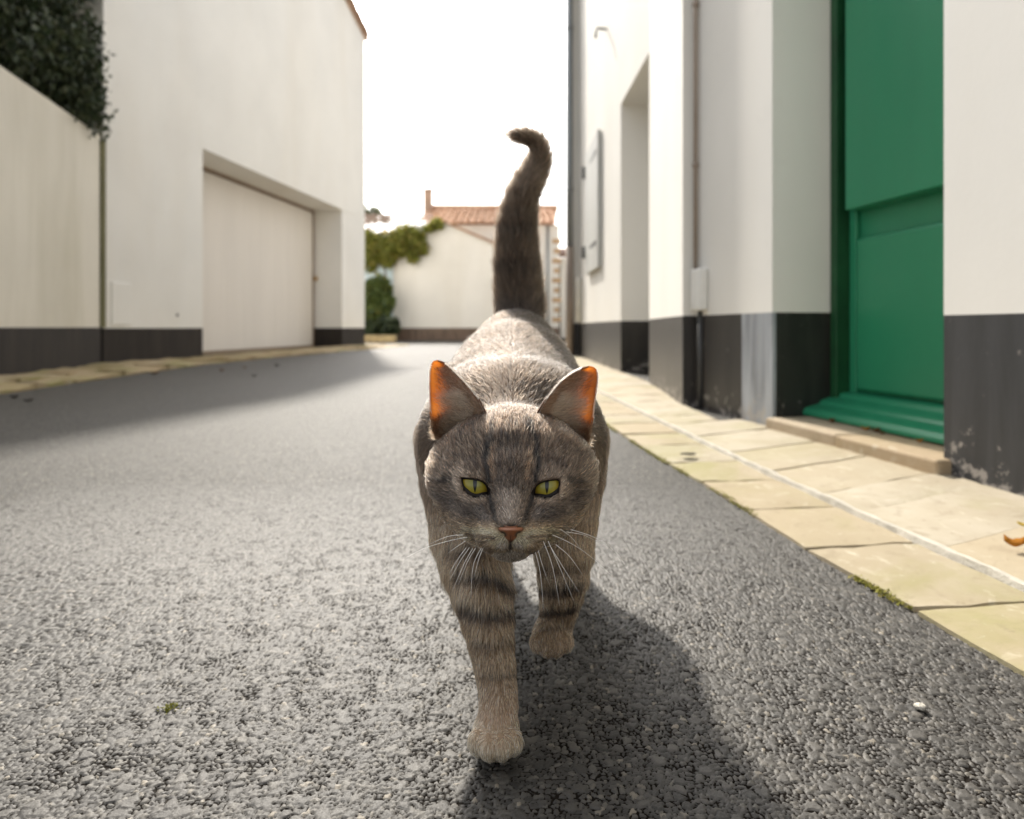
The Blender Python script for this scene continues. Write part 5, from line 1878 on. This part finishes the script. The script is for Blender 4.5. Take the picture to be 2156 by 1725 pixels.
for pts, d0, d1 in WH:
    ctrl = [np.array((*Z2(*p), d0 + (d1 - d0) * i / (len(pts) - 1))) for i, p in enumerate(pts)]
    L = np.linspace(0, len(ctrl) - 1, 12)
    # quadratic-ish smoothing through the control points
    P3 = []
    for x in L:
        i = min(int(x), len(ctrl) - 2); f = x - i
        p0 = ctrl[max(i - 1, 0)]; p1 = ctrl[i]; p2 = ctrl[i + 1]; p3 = ctrl[min(i + 2, len(ctrl) - 1)]
        q = 0.5 * ((2 * p1) + (-p0 + p2) * f + (2 * p0 - 5 * p1 + 4 * p2 - p3) * f * f + (-p0 + 3 * p1 - 3 * p2 + p3) * f ** 3)
        P3.append(W(*q))
    MB().tube(P3, [0.00016 * (1 - 0.85 * (i / 11) ** 1.3) for i in range(12)], 5).build('whisker', M['whisker'], cat, smooth=True)


# ------------------------------------------------------------------ fallen leaves
def fallen(name, p, size, mat, label, cat, rot, group=None, curl=0.35):
    n = 6
    vs, fs = [], []
    for i in range(n + 1):
        t = i / n
        w = size * 0.36 * math.sin(math.pi * min(1, t * 0.92 + 0.06)) ** 0.7
        z = size * curl * (abs(t - 0.5) * 1.2) ** 1.5
        for j, s in enumerate((-1, -0.5, 0, 0.5, 1)):
            vs.append((s * w, (t - 0.5) * size, z + size * curl * 0.5 * abs(s) ** 1.6 * random.uniform(0.8, 1.2)))
    for i in range(n):
        for j in range(4):
            a = i * 5 + j
            fs.append((a, a + 1, a + 6, a + 5))
    o = MB().add(vs, fs).build(name, mat, None, smooth=True)
    m = o.modifiers.new('thick', 'SOLIDIFY'); m.thickness = 0.0006; m.offset = 1
    o.location = p
    o.rotation_euler = (0, 0, rot)
    return tag(o, label, cat, group)


def dryleaf(name, col):
    return simple(name, col, 0.9, 0.5, 60, spec=0.08, bmp=0.3, bdist=0.001)
M['leaf_orange'] = dryleaf('orange_leaf', (0.48, 0.20, 0.03))
M['leaf_brown'] = dryleaf('brown_leaf', (0.16, 0.075, 0.03))
M['leaf_dark'] = dryleaf('dark_leaf', (0.035, 0.028, 0.02))
M['leaf_yellow'] = dryleaf('yellow_leaf', (0.50, 0.36, 0.05))
def gl(u, v, z): 
    p = G(u, v, z); return (p.x, p.y, z)
fallen('fallen_leaf', gl(2137, 1152, 0.013), 0.024, M['leaf_orange'], 'curled orange leaf on the pale paving stones', 'leaf', 1.2, None, 0.6)
fallen('fallen_leaf', gl(2153, 1108, 0.013), 0.014, M['leaf_yellow'], 'tiny yellow leaf on paving near the plinth', 'leaf', 0.4)
fallen('fallen_leaf', gl(1449, 957, 0.014), 0.038, M['leaf_dark'], 'narrow blackish leaf lying on a mossy kerb stone', 'leaf', 1.75, None, 0.05)
for i, (s, t) in enumerate(((0.145, 0.09), (0.285, 0.085), (0.315, 0.09), (0.345, 0.083), (0.46, 0.085), (0.545, 0.08))):
    p = dp(s, t, 0.0375)
    fallen('fallen_leaf', p, random.uniform(0.014, 0.022), M['leaf_orange'] if i in (1, 4) else M['leaf_brown'],
           'small orange curled leaf on the stone step under the green weatherboard' if i in (1, 4) else 'small brown curled leaf on the stone step under the green weatherboard', 'leaf', random.uniform(0, 6), 'orange leaves against the door sill' if i in (1, 4) else 'brown leaves against the door sill', 0.6)
for i, (u, v) in enumerate(((535, 793), (467, 782), (60, 846), (515, 776), (583, 772), (325, 788), (30, 838))):
    fallen('fallen_leaf', gl(u, v, 0.004), 0.030 + 0.02 * random.random(), M['leaf_brown'] if i % 2 else M['leaf_dark'],
           'brown leaf in the shaded gutter by the garage kerb' if i % 2 else 'blackish leaf in the shaded gutter by the garage kerb', 'leaf', random.uniform(0, 6), 'brown leaves in the shaded gutter' if i % 2 else 'blackish leaves in the shaded gutter', 0.4)
pebble = MB()
mbm = bmesh.new(); bmesh.ops.create_icosphere(mbm, subdivisions=2, radius=0.0042)
for v_ in mbm.verts: v_.co.z *= 0.55; v_.co *= 1 + random.uniform(-0.12, 0.12)
pm = bpy.data.meshes.new('pebble'); mbm.to_mesh(pm); mbm.free(); pm.materials.append(M['mortar'])
po = link(bpy.data.objects.new('pebble', pm)); po.location = gl(1937, 1487, 0.003)
tag(po, 'small pale pebble on the shaded asphalt', 'pebble')

# sprig of moss growing in the asphalt
vs, fs = [], []
p0 = G(355, 1492, 0.0)
for _ in range(90):
    x, y = p0.x + random.gauss(0, 0.0035), p0.y + random.gauss(0, 0.003)
    a, r_ = random.uniform(0, 6.28), random.uniform(0.0006, 0.0014)
    k = len(vs)
    for q in range(3): vs.append((x + r_ * math.cos(a + 2.1 * q), y + r_ * math.sin(a + 2.1 * q), random.uniform(-0.0005, 0.0022)))
    fs.append((k, k + 1, k + 2))
mo = MB().add(vs, fs).build('moss_sprig', M['moss'])
tag(mo, 'tiny yellow-green sprig of moss growing in the asphalt', 'moss')
